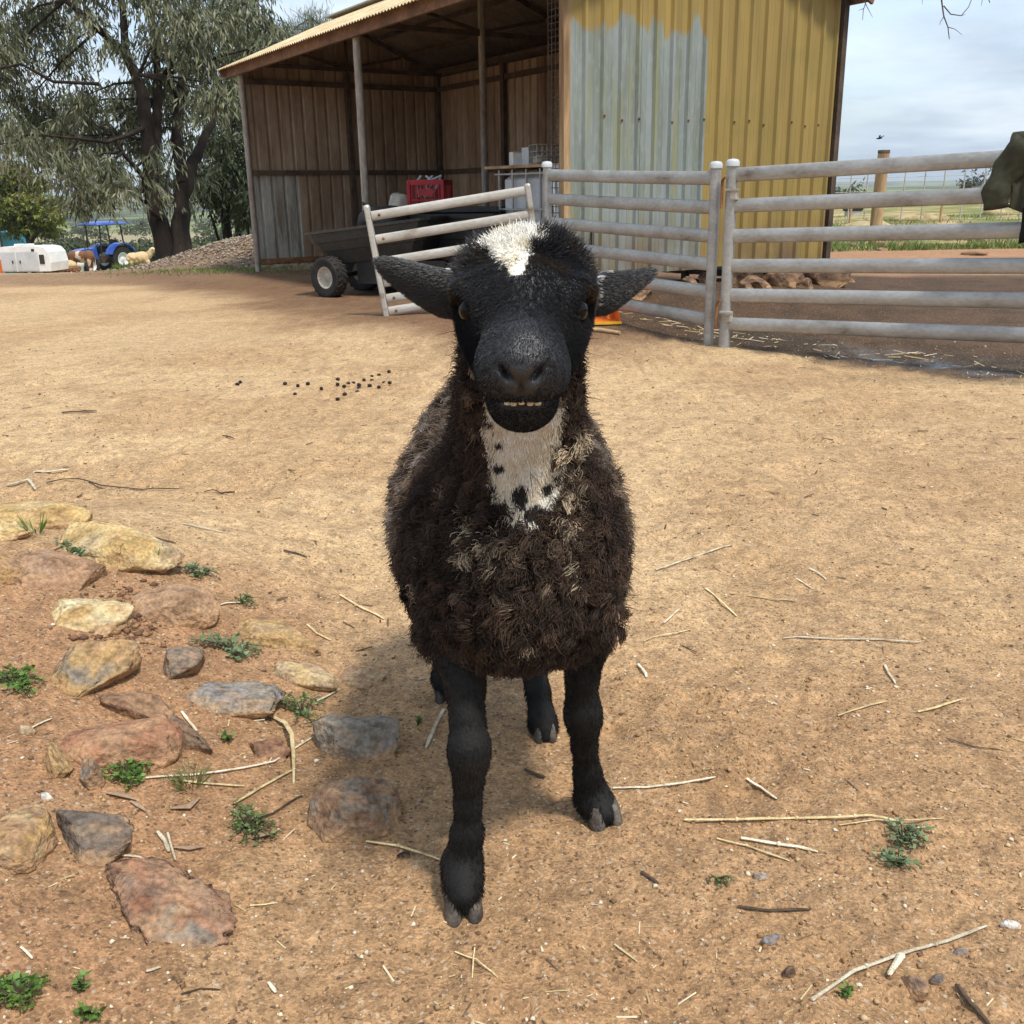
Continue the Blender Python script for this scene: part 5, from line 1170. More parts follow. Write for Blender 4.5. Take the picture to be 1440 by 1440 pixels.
# clods of trodden earth right of the animal
n = 1500; x_ = r.normal(.52, .24, n); y_ = r.normal(1.95, .38, n); m_ = fbm(x_ * 4, y_ * 4, 3, 91) > .47; x_, y_ = x_[m_], y_[m_]; n = len(x_); sz = .002 + .006 * r.random(n) ** 3
o = pebbles('earth_clods', np.stack([x_, y_, gh(x_, y_) + sz * .1], 1), sz, np.array([(.33, .185, .085), (.28, .15, .07), (.38, .22, .105)])[r.integers(0, 3, n)], None, 6); tag(o, 'crumbled earth clods in the trodden patch right of the animal', 'clods', kind='stuff')
n = 500; c0 = gp(178, 865); x_ = r.normal(c0.x, .05, n); y_ = r.normal(c0.y, .09, n); sz = .004 + .010 * r.random(n) ** 3
o = pebbles('hollow_crumbs', np.stack([x_, y_, gh(x_, y_) + sz * .2], 1), sz, np.array([(.20, .10, .055), (.13, .07, .04), (.28, .16, .08)])[r.integers(0, 3, n)], None, 7); tag(o, 'dark earth crumbs in the hollow beside the rounded boulder', 'clods', kind='stuff')
# chaff: short straw chips
def chips(name, x_, y_, L_, W_, cols, seed):
    rg = np.random.default_rng(seed); n = len(x_); a = rg.uniform(0, 6.28, n); D = np.stack([np.cos(a), np.sin(a), rg.normal(size=n) * .12], 1); S_ = np.stack([-np.sin(a), np.cos(a), np.zeros(n)], 1); c = np.stack([x_, y_, gh(x_, y_) + W_ * .55], 1)
    hl, hw = (L_ / 2)[:, None], (W_ / 2)[:, None]; up = np.array([[0, 0, 1.0]]) * hw
    V = np.stack([c - D * hl - S_ * hw, c - D * hl + S_ * hw, c + D * hl + S_ * hw, c + D * hl - S_ * hw, c - D * hl + up, c + D * hl + up], 1).reshape(-1, 3)
    i = np.arange(n)[:, None, None] * 6; F = (i + np.array([[(0, 3, 5, 4), (1, 4, 5, 2)]])).reshape(-1, 4)
    return link(name, np_mesh(name, V, F, False, np.repeat(cols, 6, 0)), MT['pebble'])
n = 750; x_, y_ = scatter(n, 1.05, 4.5, 1.6); L_ = .006 + .03 * r.random(n) ** 3; pal = np.array([(.50, .40, .23), (.60, .52, .36), (.42, .31, .15), (.30, .20, .11), (.12, .08, .05)])
tag(chips('chaff', x_, y_, L_, .0012 + .0022 * r.random(n), pal[r.integers(0, 5, n)], 2), 'short chaff and straw chips scattered over the yard', 'chaff', kind='stuff')
n = 80; t_ = r.random(n); x_ = 1.55 + 1.6 * t_ + r.normal(size=n) * .1; y_ = 7.35 - 1.45 * t_ + .0 + .7 * r.random(n); L_ = .03 + .15 * r.random(n) ** 2
tag(chips('yard_straw', x_, y_, L_, .004 + .004 * r.random(n), pal[r.integers(0, 3, n)], 3), 'trampled straw in the mud along the right-hand panel', 'straw', kind='stuff')
n = 70; t_ = r.random(n); x_ = 1.45 - 1.1 * t_ + r.random(n) * .4; y_ = 7.5 + 1.7 * t_ + .05 + .5 * r.random(n)
tag(chips('mud_straw', x_, y_, .05 + .2 * r.random(n) ** 2, .004 + .004 * r.random(n), pal[r.integers(0, 3, n)], 4), 'trampled straw in the mud along the panel behind the animal', 'straw', kind='stuff')
n = 500; x_, y_ = scatter(n, 2.2, 7.5, 1.0); tag(chips('dark_litter', x_, y_, .01 + .05 * r.random(n) ** 3, .003 + .004 * r.random(n), np.array([(.10, .06, .035)]).repeat(n, 0) * r.uniform(.6, 1.6, (n, 1)), 5), 'small dark bark and twig scraps over the sand', 'litter', kind='stuff')

# ================================================================== STRAW STALKS, STICKS
def stalk(name, label, pts, wpx, m='straw', cat='straw', lift=.004, group='single straw stalks', flat=.45, nodes=0, z1=0.0):
    P = [gp(x_, y_) for x_, y_ in pts]; s = ppm(P[0]); rad = wpx * .76 / s / 2; Q = []
    for i in range(len(P) - 1):
        for j in range(4):
            q = P[i].lerp(P[i + 1], j / 4); q.z = float(gh(q.x, q.y)) + rad * .8 + lift * .4; Q.append(q)
    q = P[-1].copy(); q.z += rad + z1; Q.append(q)
    # stiff: smooth heights
    zs = [q.z for q in Q]
    for _ in range(6): zs = [zs[0]] + [max(zs[i] , (zs[i - 1] + zs[i + 1]) / 2) for i in range(1, len(zs) - 1)] + [zs[-1]]
    for q, z_ in zip(Q, zs): q.z = z_
    b0 = Q[0].copy(); Q = [q - b0 for q in Q]; k = len(Q)
    rr = [rad * random.uniform(.85, 1.12) for _ in Q]; rr[-1] *= .6
    mb = MB().tube(Q, rr, 7, oval=(1.0, flat))
    for i in range(nodes):
        q = Q[int((i + 1) * k / (nodes + 1))]; d = (Q[-1] - Q[0]).normalized(); mb.tube([q - d * rad * .8, q, q + d * rad * .8], [rad * .9, rad * 1.35, rad * .9], 7)
    o = mb.build(name, MT[m], loc=b0); return tag(o, label, cat, group)
for lb, pts, w_, m_, nd in (
    ('long double straw stalk lying level right of the hooves', [(962, 1155), (1060, 1157), (1180, 1155), (1265, 1157)], 7, 'straw', 3),
    ('thin straw lying along the right end of the long double stalk', [(1180, 1162), (1250, 1158), (1328, 1152)], 4, 'straw', 0),
    ('straw slanting below the long double stalk, left one', [(1008, 1181), (1050, 1192), (1110, 1212)], 5, 'straw', 1),
    ('thick straw slanting below the long double stalk, right one', [(1042, 1181), (1095, 1190), (1150, 1200)], 8, 'straw_pale', 1),
    ('long thick pale straw carrying a wheat ear, bottom right', [(1141, 1409), (1200, 1372), (1270, 1345), (1330, 1327), (1387, 1304)], 9, 'straw_pale', 2),
    ('thin level straw far right of the shoulder', [(1102, 899), (1180, 901), (1240, 901), (1295, 904)], 4.5, 'straw_pale', 1),
    ('straw slanting up right of the belly wool', [(922, 803), (975, 785), (1030, 768)], 5, 'straw_pale', 1),
    ('short straw slanting down right of the belly', [(992, 829), (1010, 845), (1036, 868)], 4.5, 'straw', 0),
    ('thin straw lying low right of the belly', [(1052, 839), (1085, 845), (1120, 847)], 3.5, 'straw', 0),
    ('short thick chip of straw above the thin low one', [(1138, 801), (1150, 808), (1162, 817)], 5, 'straw_pale', 0),
    ('small straw left of the short thick chip', [(1120, 815), (1130, 821), (1142, 829)], 3, 'straw_pale', 0),
    ('bent bit of straw among the trodden clods', [(933, 878), (945, 868), (955, 858)], 5, 'straw_pale', 0),
    ('thin straw under the trodden clods', [(905, 903), (935, 896), (972, 886)], 3.5, 'straw', 0),
    ('stub of white straw beside the right foreleg', [(897, 936), (903, 945), (909, 954)], 6, 'straw_pale', 0),
    ('curved straw in the middle right', [(1178, 1008), (1215, 996), (1248, 987)], 4.5, 'straw', 0),
    ('flat twisted straw blade right of the curved straw', [(1290, 1003), (1315, 998), (1352, 985)], 6, 'straw', 0),
    ('short straw standing out below the thin level straw', [(1244, 937), (1250, 950), (1259, 963)], 5, 'straw_pale', 0),
    ('straw running right from the far front hoof', [(862, 1110), (910, 1110), (960, 1103), (1006, 1097)], 5.5, 'straw_pale', 1),
    ('short thick straw left of the long double stalk', [(1050, 1097), (1070, 1110), (1092, 1125)], 6, 'straw_pale', 0),
    ('straw leading to the near front hoof', [(515, 1185), (560, 1192), (622, 1212)], 6, 'straw', 1),
    ('upright-lying split straw left of the near foreleg', [(624, 1000), (612, 1025), (599, 1054)], 7, 'straw_pale', 0),
    ('long jointed straw crossing the bank between the weeds', [(205, 1096), (270, 1092), (340, 1083), (385, 1074), (440, 1038)], 6, 'straw_pale', 2),
    ('thick straw slanting under the long jointed one', [(330, 1132), (370, 1108), (416, 1083)], 7, 'straw', 0),
    ('short green-yellow straw over the grassy weed', [(240, 1098), (290, 1104), (344, 1107)], 6, 'straw', 0),
    ('straw pointing at the dark slab edge', [(256, 1003), (266, 1017), (277, 1030)], 6, 'straw_pale', 0),
    ('straw above the flat tan rock', [(290, 858), (318, 850), (345, 848)], 5, 'straw_pale', 0),
    ('pale straw on the sand above the boulder', [(258, 738), (285, 744), (318, 751)], 4.5, 'straw_pale', 0),
    ('pale straw behind the largest golden slab', [(48, 666), (70, 665), (97, 662)], 5, 'straw_pale', 0),
    ('greyish bent reed lying on top of the largest golden slab', [(10, 684), (40, 676), (50, 690)], 6, 'straw_pale', 0),
    ('dry stalk left of the belly', [(478, 838), (505, 855), (540, 872)], 5, 'straw', 0),
    ('crossed dry blade beside the flat tan rock', [(432, 880), (445, 892), (466, 902)], 4.5, 'straw', 0),
    ('straw below the pale tan rock', [(445, 988), (465, 979), (478, 970)], 5, 'straw_pale', 0),
    ('short straw beside the little pale pebble', [(44, 1026), (58, 1019), (73, 1012)], 5, 'straw_pale', 0),
    ('short white straw above the layered slab, left', [(172, 1205), (186, 1206), (200, 1208)], 6, 'straw_pale', 0),
    ('pair-left white straw standing above the layered slab', [(222, 1172), (232, 1185), (238, 1200)], 8, 'straw_pale', 0),
    ('pair-right white straw above the layered slab', [(236, 1173), (241, 1192), (247, 1211)], 5, 'straw_pale', 0),
    ('small straw right of the layered slab', [(352, 1275), (372, 1274), (390, 1271)], 4, 'straw', 0),
    ('white chip at the bottom left', [(30, 1334), (38, 1341), (46, 1350)], 6, 'straw_pale', 0),
    ('white chip right of the bottom-left weed', [(206, 1368), (215, 1366), (226, 1362)], 7, 'straw_pale', 0),
    ('white chip below the near hoof', [(378, 1384), (383, 1391), (388, 1398)], 8, 'straw_pale', 0),
    ('thin dry grass blades crossing below the near hoof', [(640, 1340), (670, 1354), (700, 1376)], 3.5, 'straw', 0),
    ('thin dry blade standing across the crossing blades', [(668, 1330), (666, 1350), (664, 1376)], 3, 'straw', 0),
    ('short straw left of the bottom-right straw', [(864, 1330), (880, 1342), (896, 1354)], 5, 'straw', 0)):
    stalk('straw_stalk', lb, pts, w_, m_, nodes=nd)
# dry bent leaf blade over the long jointed straw
bl = [gp(376, 1004), gp(402, 1025, .015), gp(412, 1050, .03), gp(414, 1075, .02), gp(413, 1102)]
tag(MB().tube([p - bl[0] for p in bl], [.004, .0055, .005, .004, .002], 8, oval=(1, .35)).build('dry_blade', MT['straw'], loc=bl[0]), 'dry folded grass blade standing over the long jointed straw', 'straw')
# wheat ear on the bottom-right straw
e0 = gp(1268, 1350, .012); e1 = gp(1242, 1388, .008); ear = empty('wheat_ear', e0, 0, 'small pale wheat ear hanging from the thick bottom-right straw', 'wheat ear')
d = e1 - e0
d = d * .72
for i in range(8):
    for s_ in (-1, 0, 1):
        c = d * ((i + .35 * (s_ == 0)) / 9); sd = Vector((-d.y, d.x, 0)).normalized() * s_ + Vector((0, 0, .6 if s_ == 0 else .15)); k_ = 1 - .05 * i
        MB().tube([c, c + d * .06 + sd * .0022 * k_, c + d * .15 + sd * .0036 * k_, c + d * .25 + sd * .0030 * k_], [.0008, .0030 * k_, .0028 * k_, .0005], 6).build('grain', MT['straw_pale'], ear)
MB().tube([Vector((0, 0, 0)), d], .0012, 5).build('rachis', MT['straw_pale'], ear)
for lb, pts, w_ in (('long thin dark twig on the sand above the golden slabs', [(66, 680), (110, 679), (142, 687), (200, 690), (262, 689)], 4), ('short end of dark twig right of the long one', [(288, 693), (310, 695), (330, 693)], 4), ('short dark stick on the sand at the upper left', [(88, 582), (112, 581), (136, 580)], 6), ('small dark twig in the middle sand', [(313, 614), (320, 616), (329, 618)], 4), ('dark twig beside the thin straw left of the boulder', [(399, 775), (415, 779), (432, 785)], 4), ('thin dark twig behind the long golden slab', [(212, 756), (230, 761), (248, 765)], 4), ('dark bark strip lying below the crossed straws', [(1037, 1277), (1080, 1283), (1140, 1281)], 7), ('dark stick cut by the bottom edge at the right', [(1345, 1388), (1365, 1415), (1392, 1445)], 10), ('thin dark twig under the thick slanting straw', [(355, 1155), (385, 1146), (425, 1120)], 5), ('small curved rootlet at the bottom centre left', [(255, 1400), (282, 1392), (310, 1393)], 4), ('brown curled leaf scrap near the far hoof', [(902, 1228), (915, 1237), (926, 1245)], 7), ('thin twig at the far right middle', [(1330, 1040), (1370, 1052), (1410, 1056)], 3), ('brown leaf scrap right of the near leg', [(738, 1085), (752, 1092), (766, 1096)], 9)):
    stalk('twig', lb, pts, w_, 'twig', 'twig', group='dark twigs and sticks')
# curled dead gum leaves
for lb, pts, w_ in (('pale dead leaf below the dense green weed', [(150, 1118), (170, 1120), (192, 1128)], 14), ('dead brown leaf right of the pale dead leaf', [(240, 1140), (265, 1138), (282, 1125)], 14), ('dead brown leaf on the leafy weed', [(355, 1182), (372, 1176), (390, 1174)], 15), ('grey dead leaf above the layered slab', [(245, 1195), (268, 1196), (288, 1194)], 11), ('dead leaf under the dense green weed', [(184, 1130), (196, 1136), (205, 1144)], 9)):
    P = [gp(*q, .006) for q in pts]; s = ppm(P[0]); w2 = w_ / s / 2
    tag(MB().tube([p - P[0] for p in P], [w2 * .3, w2, w2 * .25], 8, oval=(1, .22)).build('dead_leaf', mat('dead_leaf_mat', [(.24, .15, .09), (.38, .27, .18)], .8, 20) if 'dead_leaf_mat' not in MT else MT['dead_leaf_mat'], loc=P[0]), lb, 'leaf', 'dead leaves')
# droppings
for k, (px_, py_) in enumerate([(401, 541), (419, 544), (433, 541), (452, 548), (475, 535), (475, 544), (484, 545), (490, 541), (497, 538), (505, 543), (505, 547), (503, 553), (512, 536), (520, 544), (523, 531), (523, 537), (533, 547), (533, 529), (540, 540), (547, 524), (548, 540), (475, 563), (485, 556), (415, 556), (334, 542), (338, 539)]):
    c = gp(px_, py_); V, F = ICO(1); o = link('dung_pellet', np_mesh('dung_pellet', V * np.array([.016, .013, .012]), F, True) if k == 0 else dung_me, MT['dung']); dung_me = o.data
    o.location = (c.x, c.y, c.z + .008); o.rotation_euler.z = k * 1.7; tag(o, 'black dung pellet on the sand left of the animal', 'dung', 'scatter of black dung pellets')

# ================================================================== WEEDS
def weed(name, label, px, py, rpx, n, leaf, cols, seed, grass=False, rise=.5, flat=.45):
    c = gp(px, py); R__ = rpx / ppm(c); rg = np.random.default_rng(seed); root = empty(name, c, 0, label, 'weed', 'weeds'); S_ = MB(); PP, DD, CC, LL = [], [], [], []
    if grass:
        a = rg.uniform(0, 6.28, n); P = np.stack([np.cos(a) * .012, np.sin(a) * .012, np.zeros(n)], 1); D = np.stack([np.cos(a) * rg.uniform(.2, .9, n), np.sin(a) * rg.uniform(.2, .9, n), rg.uniform(.5, 1, n)], 1); D /= np.linalg.norm(D, axis=1)[:, None]
        V, F, C = leaf_mesh(P, D, R__ * rg.uniform(.5, 1.2, n), np.full(n, leaf), np.array(cols)[rg.integers(0, len(cols), n)], seed=seed)
        link('blades', np_mesh('blades', V, F, False, C), MT['leaf_attr'], root); return
    n = int(n * 1.7); ns = max(4, n // 9)
    for k in range(ns):
        a = rg.uniform(0, 6.28); l_ = R__ * rg.uniform(.35, 1.0); e = Vector((math.cos(a) * l_, math.sin(a) * l_ * .9, 0)); e.z = float(gh(c.x + e.x, c.y + e.y)) - c.z + rg.uniform(.0, rise) * .03 + .004
        m_ = e * .5; m_.z = max(m_.z, 0) + .012 * rise + .004; S_.tube([(0, 0, 0), m_, e], [.0014, .0012, .0008], 4)
        for j in range(9):
            t = (j + .5) / 9; q = (m_ * (2 * t) if t < .5 else m_.lerp(e, 2 * t - 1)); b_ = a + (1.2 if j % 2 else -1.2) + rg.normal() * .4
            PP.append(q); DD.append((math.cos(b_), math.sin(b_), rg.uniform(.0, .7) * flat * 2)); CC.append(np.array(cols[rg.integers(0, len(cols))]) * rg.uniform(.8, 1.25)); LL.append(leaf * rg.uniform(.6, 1.25))
    P = np.array(PP); D = np.array(DD); D /= np.linalg.norm(D, axis=1)[:, None]; LL = np.array(LL)
    V, F, C = leaf_mesh(P, D, LL, LL * .62, np.array(CC), seed=seed); link('leaves', np_mesh('leaves', V, F, False, C), MT['leaf_attr'], root); S_.build('stems', MT['leaf_attr'] if False else MT['twig'], root)
GR = [(.075, .13, .035), (.11, .17, .05), (.15, .21, .075)]; GY = [(.11, .17, .075), (.16, .22, .10), (.20, .26, .14)]; GB = [(.08, .16, .03), (.13, .23, .045)]
for a in (('leafy_weed', 'round-leaved grey-green weed in the middle of the bank', 328, 915, 58, 110, .017, GY, 1), ('leafy_weed', 'dense dark green weed beside the upright brown stone', 178, 1092, 44, 190, .012, GB, 2), ('leafy_weed', 'spreading green weed below the thick slanting straw', 350, 1165, 56, 150, .010, GR, 3), ('leafy_weed', 'bright weed mat at the left edge above the red boulder', 22, 962, 46, 140, .013, GB, 4), ('leafy_weed', 'bluish weed spilling between the golden slabs', 112, 775, 48, 120, .016, GY, 5), ('leafy_weed', 'flat weed right of the long golden slab', 283, 808, 36, 80, .014, GY, 6), ('leafy_weed', 'green weed in the bottom left corner', 30, 1402, 46, 150, .012, GB, 7), ('leafy_weed', 'thin weed between grey rock and pale tan rock', 425, 1005, 58, 90, .012, GR, 8), ('leafy_weed', 'sprig of weed by the straw above the flat tan rock', 338, 848, 32, 50, .011, GR, 9), ('leafy_weed', 'tiny weed sprig below the blue-grey slate', 322, 1043, 13, 20, .012, GB, 10), ('leafy_weed', 'grey-green weed under the end of the long double straw', 1270, 1180, 44, 110, .012, GY, 11), ('leafy_weed', 'small grey-green weed below the straw-end weed', 1262, 1215, 36, 80, .011, GY, 12), ('leafy_weed', 'faint small weed below the crossed straws', 1010, 1238, 30, 30, .009, GR, 13), ('leafy_weed', 'tiny weed seedling at the bottom right straw', 1188, 1400, 12, 14, .010, GB, 14), ('leafy_weed', 'tiny seedling near the bottom left', 117, 1392, 12, 18, .012, GB, 15), ('leafy_weed', 'low clover at the bottom left edge of the layered slab', 130, 1430, 22, 24, .014, GB, 16), ('leafy_weed', 'small seedling left of the grey flat-topped rock', 587, 1020, 12, 18, .008, GB, 17)):
    weed(*a)
weed('grass_tuft', 'short grass tuft between the two golden slabs', 50, 752, 34, 26, .0045, GB, 21, True); weed('grass_tuft', 'two-bladed grass sprout at the tip of the long golden slab', 213, 800, 42, 6, .006, [(.16, .20, .04)], 22, True); weed('grass_tuft', 'fine grass tuft among the crossing straws', 268, 1108, 40, 90, .002, [(.13, .16, .05), (.18, .19, .07)], 23, True)
# ================================================================== THE SHEEP
def build_sheep():
    rg = np.random.default_rng(21)
    A = lambda *q: np.array(atY(*q))
    s = SDF()
    # --- torso and neck (group 0)
    s.ell((-.008, 1.75, .555), (.188, .34, .150), k=.05, g=0).ell((-.008, 1.76, .64), (.138, .33, .125), k=.07, g=0).ell((-.01, 1.98, .59), (.160, .20, .18), k=.06, g=0)
    s.ell((.005, 1.50, .565), (.134, .155, .142), k=.06, g=0).ell((.0, 1.45, .50), (.10, .105, .080), k=.05, g=0)
    for q in (-1, 1): s.ell((q * .092 + .004, 1.53, .53), (.062, .12, .14), k=.05, g=0)
    s.cone((.005, 1.54, .63), (.016, 1.405, .895), .104, .074, k=.06, g=0)
    s.cone((-.01, 2.15, .62), (-.01, 2.21, .45), .03, .022, k=.03, g=0)
    # --- head frame
    Pp = np.array((.022, 1.345, 1.058)); Nn = np.array((.014, 1.118, .945)); u = (Nn - Pp) / np.linalg.norm(Nn - Pp)
    sx = np.array((1.0, 0, 0)); sx = sx - u * (sx @ u); sx /= np.linalg.norm(sx); wv = np.cross(sx, u)
    if wv[2] < 0: wv = -wv
    HR = np.stack([sx, u, wv]); H = lambda a, b, c: Pp + sx * a + u * b + wv * c
    he = lambda c, r, k=.02, op='+': s.ell(H(*c), r, HR, k, 1, op)
    he((0, .045, -.062), (.080, .080, .066)); he((0, .095, -.066), (.080, .075, .062), .03)
    for q in (-1, 1):
        he((q * .031, .102, -.096), (.042, .070, .050), .03); he((q * .062, .098, -.034), (.028, .036, .022), .02)
    s.cone(H(0, .10, -.052), H(0, .225, -.046), .053, .041, .03, 1)
    he((0, .232, -.046), (.050, .046, .044), .025); he((0, .250, -.032), (.030, .028, .026), .025)
    for q in (-1, 1): he((q * .017, .262, -.025), (.013, .014, .011), .014); he((q * .022, .246, -.054), (.028, .032, .026), .02)
    s.cone(H(0, .10, -.118), H(0, .215, -.104), .044, .034, .03, 1); he((0, .230, -.106), (.040, .036, .032), .02)
    # mouth, nostrils, eye hollows
    he((0, .268, -.0760), (.034, .032, .0060), .008, '-')
    for q in (-1, 1):
        Ry = np.array([[math.cos(.35), 0, -q * math.sin(.35)], [0, 1, 0], [q * math.sin(.35), 0, math.cos(.35)]]); s.ell(H(q * .036, .258, -.0800), (.024, .034, .0045), Ry @ HR, .006, 1, '-')
    for q in (-1, 1):
        c = H(q * .0185, .279, -.027); ax = sx * q * .70 + wv * .72; ax /= np.linalg.norm(ax); ay = u - ax * (u @ ax); ay /= np.linalg.norm(ay); s.ell(c, (.0135, .013, .0036), np.stack([ax, ay, np.cross(ax, ay)]), .006, 1, '-')
        he((q * .080, .122, -.042), (.016, .024, .017), .010, '-')
    he((0, .286, -.043), (.0014, .010, .015), .003, '-')
    # ears (group 2)
    def ear(pts, dz):
        P = [np.array(at(x, y, z)) for x, y, z, *_ in pts]; e = P[-1] - P[0]; e /= np.linalg.norm(e)
        v = np.array((0, 0, 1.0)); v = v - e * (v @ e) ; v += np.array((0, -.5, 0)); v -= e * (v @ e); v /= np.linalg.norm(v); n = np.cross(e, v)
        for p, (_, _, _, a, b, c) in zip(P, pts): s.ell(p, (a, b, c), np.stack([e, v, n]), .014, 2)
    ear([(632, 415, 1.305, .036, .034, .014), (610, 407, 1.305, .042, .030, .010), (583, 394, 1.305, .040, .024, .009), (556, 379, 1.305, .030, .0135, .0075)], 0)
    ear([(846, 413, 1.310, .032, .031, .013), (866, 408, 1.33, .036, .026, .010), (888, 396, 1.35, .032, .015, .008), (908, 386, 1.37, .022, .008, .0065)], 0)
    # --- legs (group 3)
    def leg(rows):
        pts = [A(x, y, Y) if len(q) == 4 else np.array(q[:3]) for q in rows for (x, y, Y) in [q[:3]]]; s.chain(pts, [q[-1] * .90 for q in rows], .016, 3); return pts
    fl = leg([(642, 880, 1.47, .055), (648, 925, 1.43, .042), (654, 965, 1.405, .032), (657, 1005, 1.385, .0275), (660, 1050, 1.366, .0335), (660, 1068, 1.365, .0305), (659, 1095, 1.366, .0235), (658, 1125, 1.369, .0215), (657, 1170, 1.372, .0255), (650, 1212, 1.375, .0335), (651, 1240, 1.350, .0315), (652, 1258, 1.332, .027)])
    fr_ = leg([(830, 860, 1.53, .052), (824, 905, 1.525, .040), (819, 950, 1.525, .029), (818, 975, 1.53, .0265), (820, 1000, 1.533, .0330), (821, 1015, 1.539, .0300), (822, 1045, 1.555, .0225), (826, 1085, 1.578, .0255), (833, 1118, 1.59, .0335), (842, 1135, 1.575, .0310), (849, 1146, 1.560, .027)])
    s.chain([(.075, 1.93, .46), (.075, 2.0, .34)], [.11, .07], .03, 3)
    hr = leg([(760, 880, 2.0, .055), (752, 905, 1.98, .040), (750, 935, 1.955, .0285), (756, 970, 1.925, .026), (763, 1012, 1.89, .029), (766, 1028, 1.875, .027), (766, 1035, 1.868, .0235)])
    s.chain([(-.10, 1.98, .46), (-.13, 2.05, .34), (-.150, 2.14, .20), (-.155, 2.09, .10), (-.157, 2.07, .05), (-.158, 2.05, .035)], [.11, .07, .04, .027, .03, .024], .02, 3)
    V, F = s.mesh(.0042)
    dist = np.stack([s.group_dist(V, g) for g in range(4)], 1); dist[:, 3] += np.where(V[:, 2] > .40, .02, -.004); grp = dist.argmin(1)
    hl = (V - Pp) @ HR.T; hs, hu, hw = hl[:, 0], hl[:, 1], hl[:, 2]
    # --- colouring by the animal's own markings
    def markings(P, g, jit=0.0):
        hl = (P - Pp) @ HR.T; hs, hu, hw = hl[:, 0] + jit, hl[:, 1], hl[:, 2]
        n_ = fbm3(P * 38, 3, 4); n2 = fbm3(P * 90, 2, 5); n3 = vn3(P * 420, 6)
        c = np.tile(np.array((.020, .013, .009)), (len(P), 1))
        face = np.array((.0205, .0200, .0212)); c[(g == 1) | (g == 2)] = face; c[g == 3] = (.0045, .0040, .0036)
        warm = (g == 1) & (n_ > .62) & (hu < .12); c[warm] = (.028, .020, .014)
        # white blaze: wide over the poll, tapering down the forehead
        tp_ = np.clip((hu + .02) / .145, 0, 1); lo_ = -.066 * (1 - tp_) ** 1.2 - .014 + .010 * (n_ - .5) + .012 * (n3 - .5); hi_ = .034 * (1 - tp_) ** .9 - .010 + .030 * (n_ - .5) + .012 * (n3 - .5) + .014 * ((hu > .028) & (hu < .048))
        bl = ((g == 1) | (g == 0)) & (hu > -.03) & (hu < .120) & (hs > lo_) & (hs < hi_) & (hw > -.075)
        hole = ((hs + .050) / .012) ** 2 + ((hu - .004) / .010) ** 2 < 1
        c[bl & ~hole] = (.76, .70, .58)
        wt = bl & ~hole & (n_ > .52); c[wt] = (.86, .83, .76)
        c[(g == 1) & (hu > .088) & (hu < .104) & (np.abs(hs + .022) < .006) & (n2 > .5)] = (.4, .38, .34)
        c[(g <= 2) & (hs > .095) & (hs < .125) & (hu > .0) & (n2 > .45) & (g == 2) & (hw > -.075) & (n_ > .55) & (hs < .112)] = (.42, .40, .39)
        # tawny rims by eyes and ear roots
        ey = (g == 1) & (np.abs(np.abs(hs) - .082) < .014) & (hu > .085) & (hu < .105) & (n2 > .52); c[ey] = (.10, .065, .035)
        # white bib with dark spots
        X_, Z_ = P[:, 0], P[:, 2]; fr2 = (P[:, 1] < 1.47)
        edge = .012 * (n_ - .5) * 2 + .012 * (n3 - .5); bib = (g != 3) & fr2 & (X_ > -.026 + edge + .03 * np.clip((.70 - Z_) / .05, 0, 1)) & (X_ < .064 + edge - .03 * np.clip((.69 - Z_) / .04, 0, 1)) & (Z_ > .650 + .03 * (n2 - .5)) & ((hu < .17) | (g == 0)) & (hw < -.12)
        c[bib] = (.74, .66, .52); c[bib & (n_ > .5)] = (.80, .75, .65)
        for (a, b, ra, rb) in ((.012, .692, .011, .019), (.046, .700, .007, .012), (-.014, .738, .008, .008), (-.012, .775, .006, .006), (.030, .664, .016, .012), (-.014, .672, .008, .010)):
            sp = bib & (((X_ - a) / ra) ** 2 + ((Z_ - b) / rb) ** 2 < .25 + .5 * n2 + 1.1 * n3); c[sp] = (.03, .024, .02)
        return c, bib, bl & ~hole
    C, bib, bl = markings(V, grp)
    root = empty('sheep', (0.0, 1.6, float(gbase(0, 1.6))), 0, 'black and brown woolly sheep with white blaze and spotted white bib, facing the camera', 'sheep')
    ro = np.array(root.location); LO = lambda P: np.asarray(P) - ro
    me = np_mesh('body', LO(V), F, True, C); me.materials.append(MT['hide_attr']); me.materials.append(mat('nose_skin', [(.010, .0105, .012), (.016, .0165, .018)], .30, 60, bump=.10, bscale=260, spec=.10, fine=.2))
    fc = V[F].mean(1); fl_ = (fc - Pp) @ HR.T; me.materials.append(mat('face_hide', [(1, 1, 1)], .40, 30, attr='col', fine=.25, bump=.25, bscale=420, spec=.55)); me.polygons.foreach_set('material_index', np.where((grp[F[:, 0]] == 1) & (fl_[:, 1] > .07) & (fl_[:, 2] > -.085), 2, 0) + 0 * ((grp[F[:, 0]] == 1) & (fl_[:, 1] > .258) & ((fl_[:, 0] / .022) ** 2 + ((fl_[:, 2] + .034) / .022) ** 2 < 1)).astype(np.int32))
    link('body', me, [], root)
    for q in (-1, 1):
        e = H(q * .0645, .121, -.0445); m = MB().lathe([(.0165 * math.sin(a), .0165 * math.cos(a)) for a in np.linspace(.001, math.pi - .001, 12)], 16); m.v = [tuple(Vector(v) + Vector(LO(e))) for v in m.v]; m.build('eye', MT['eye'], root)
    th = MB()
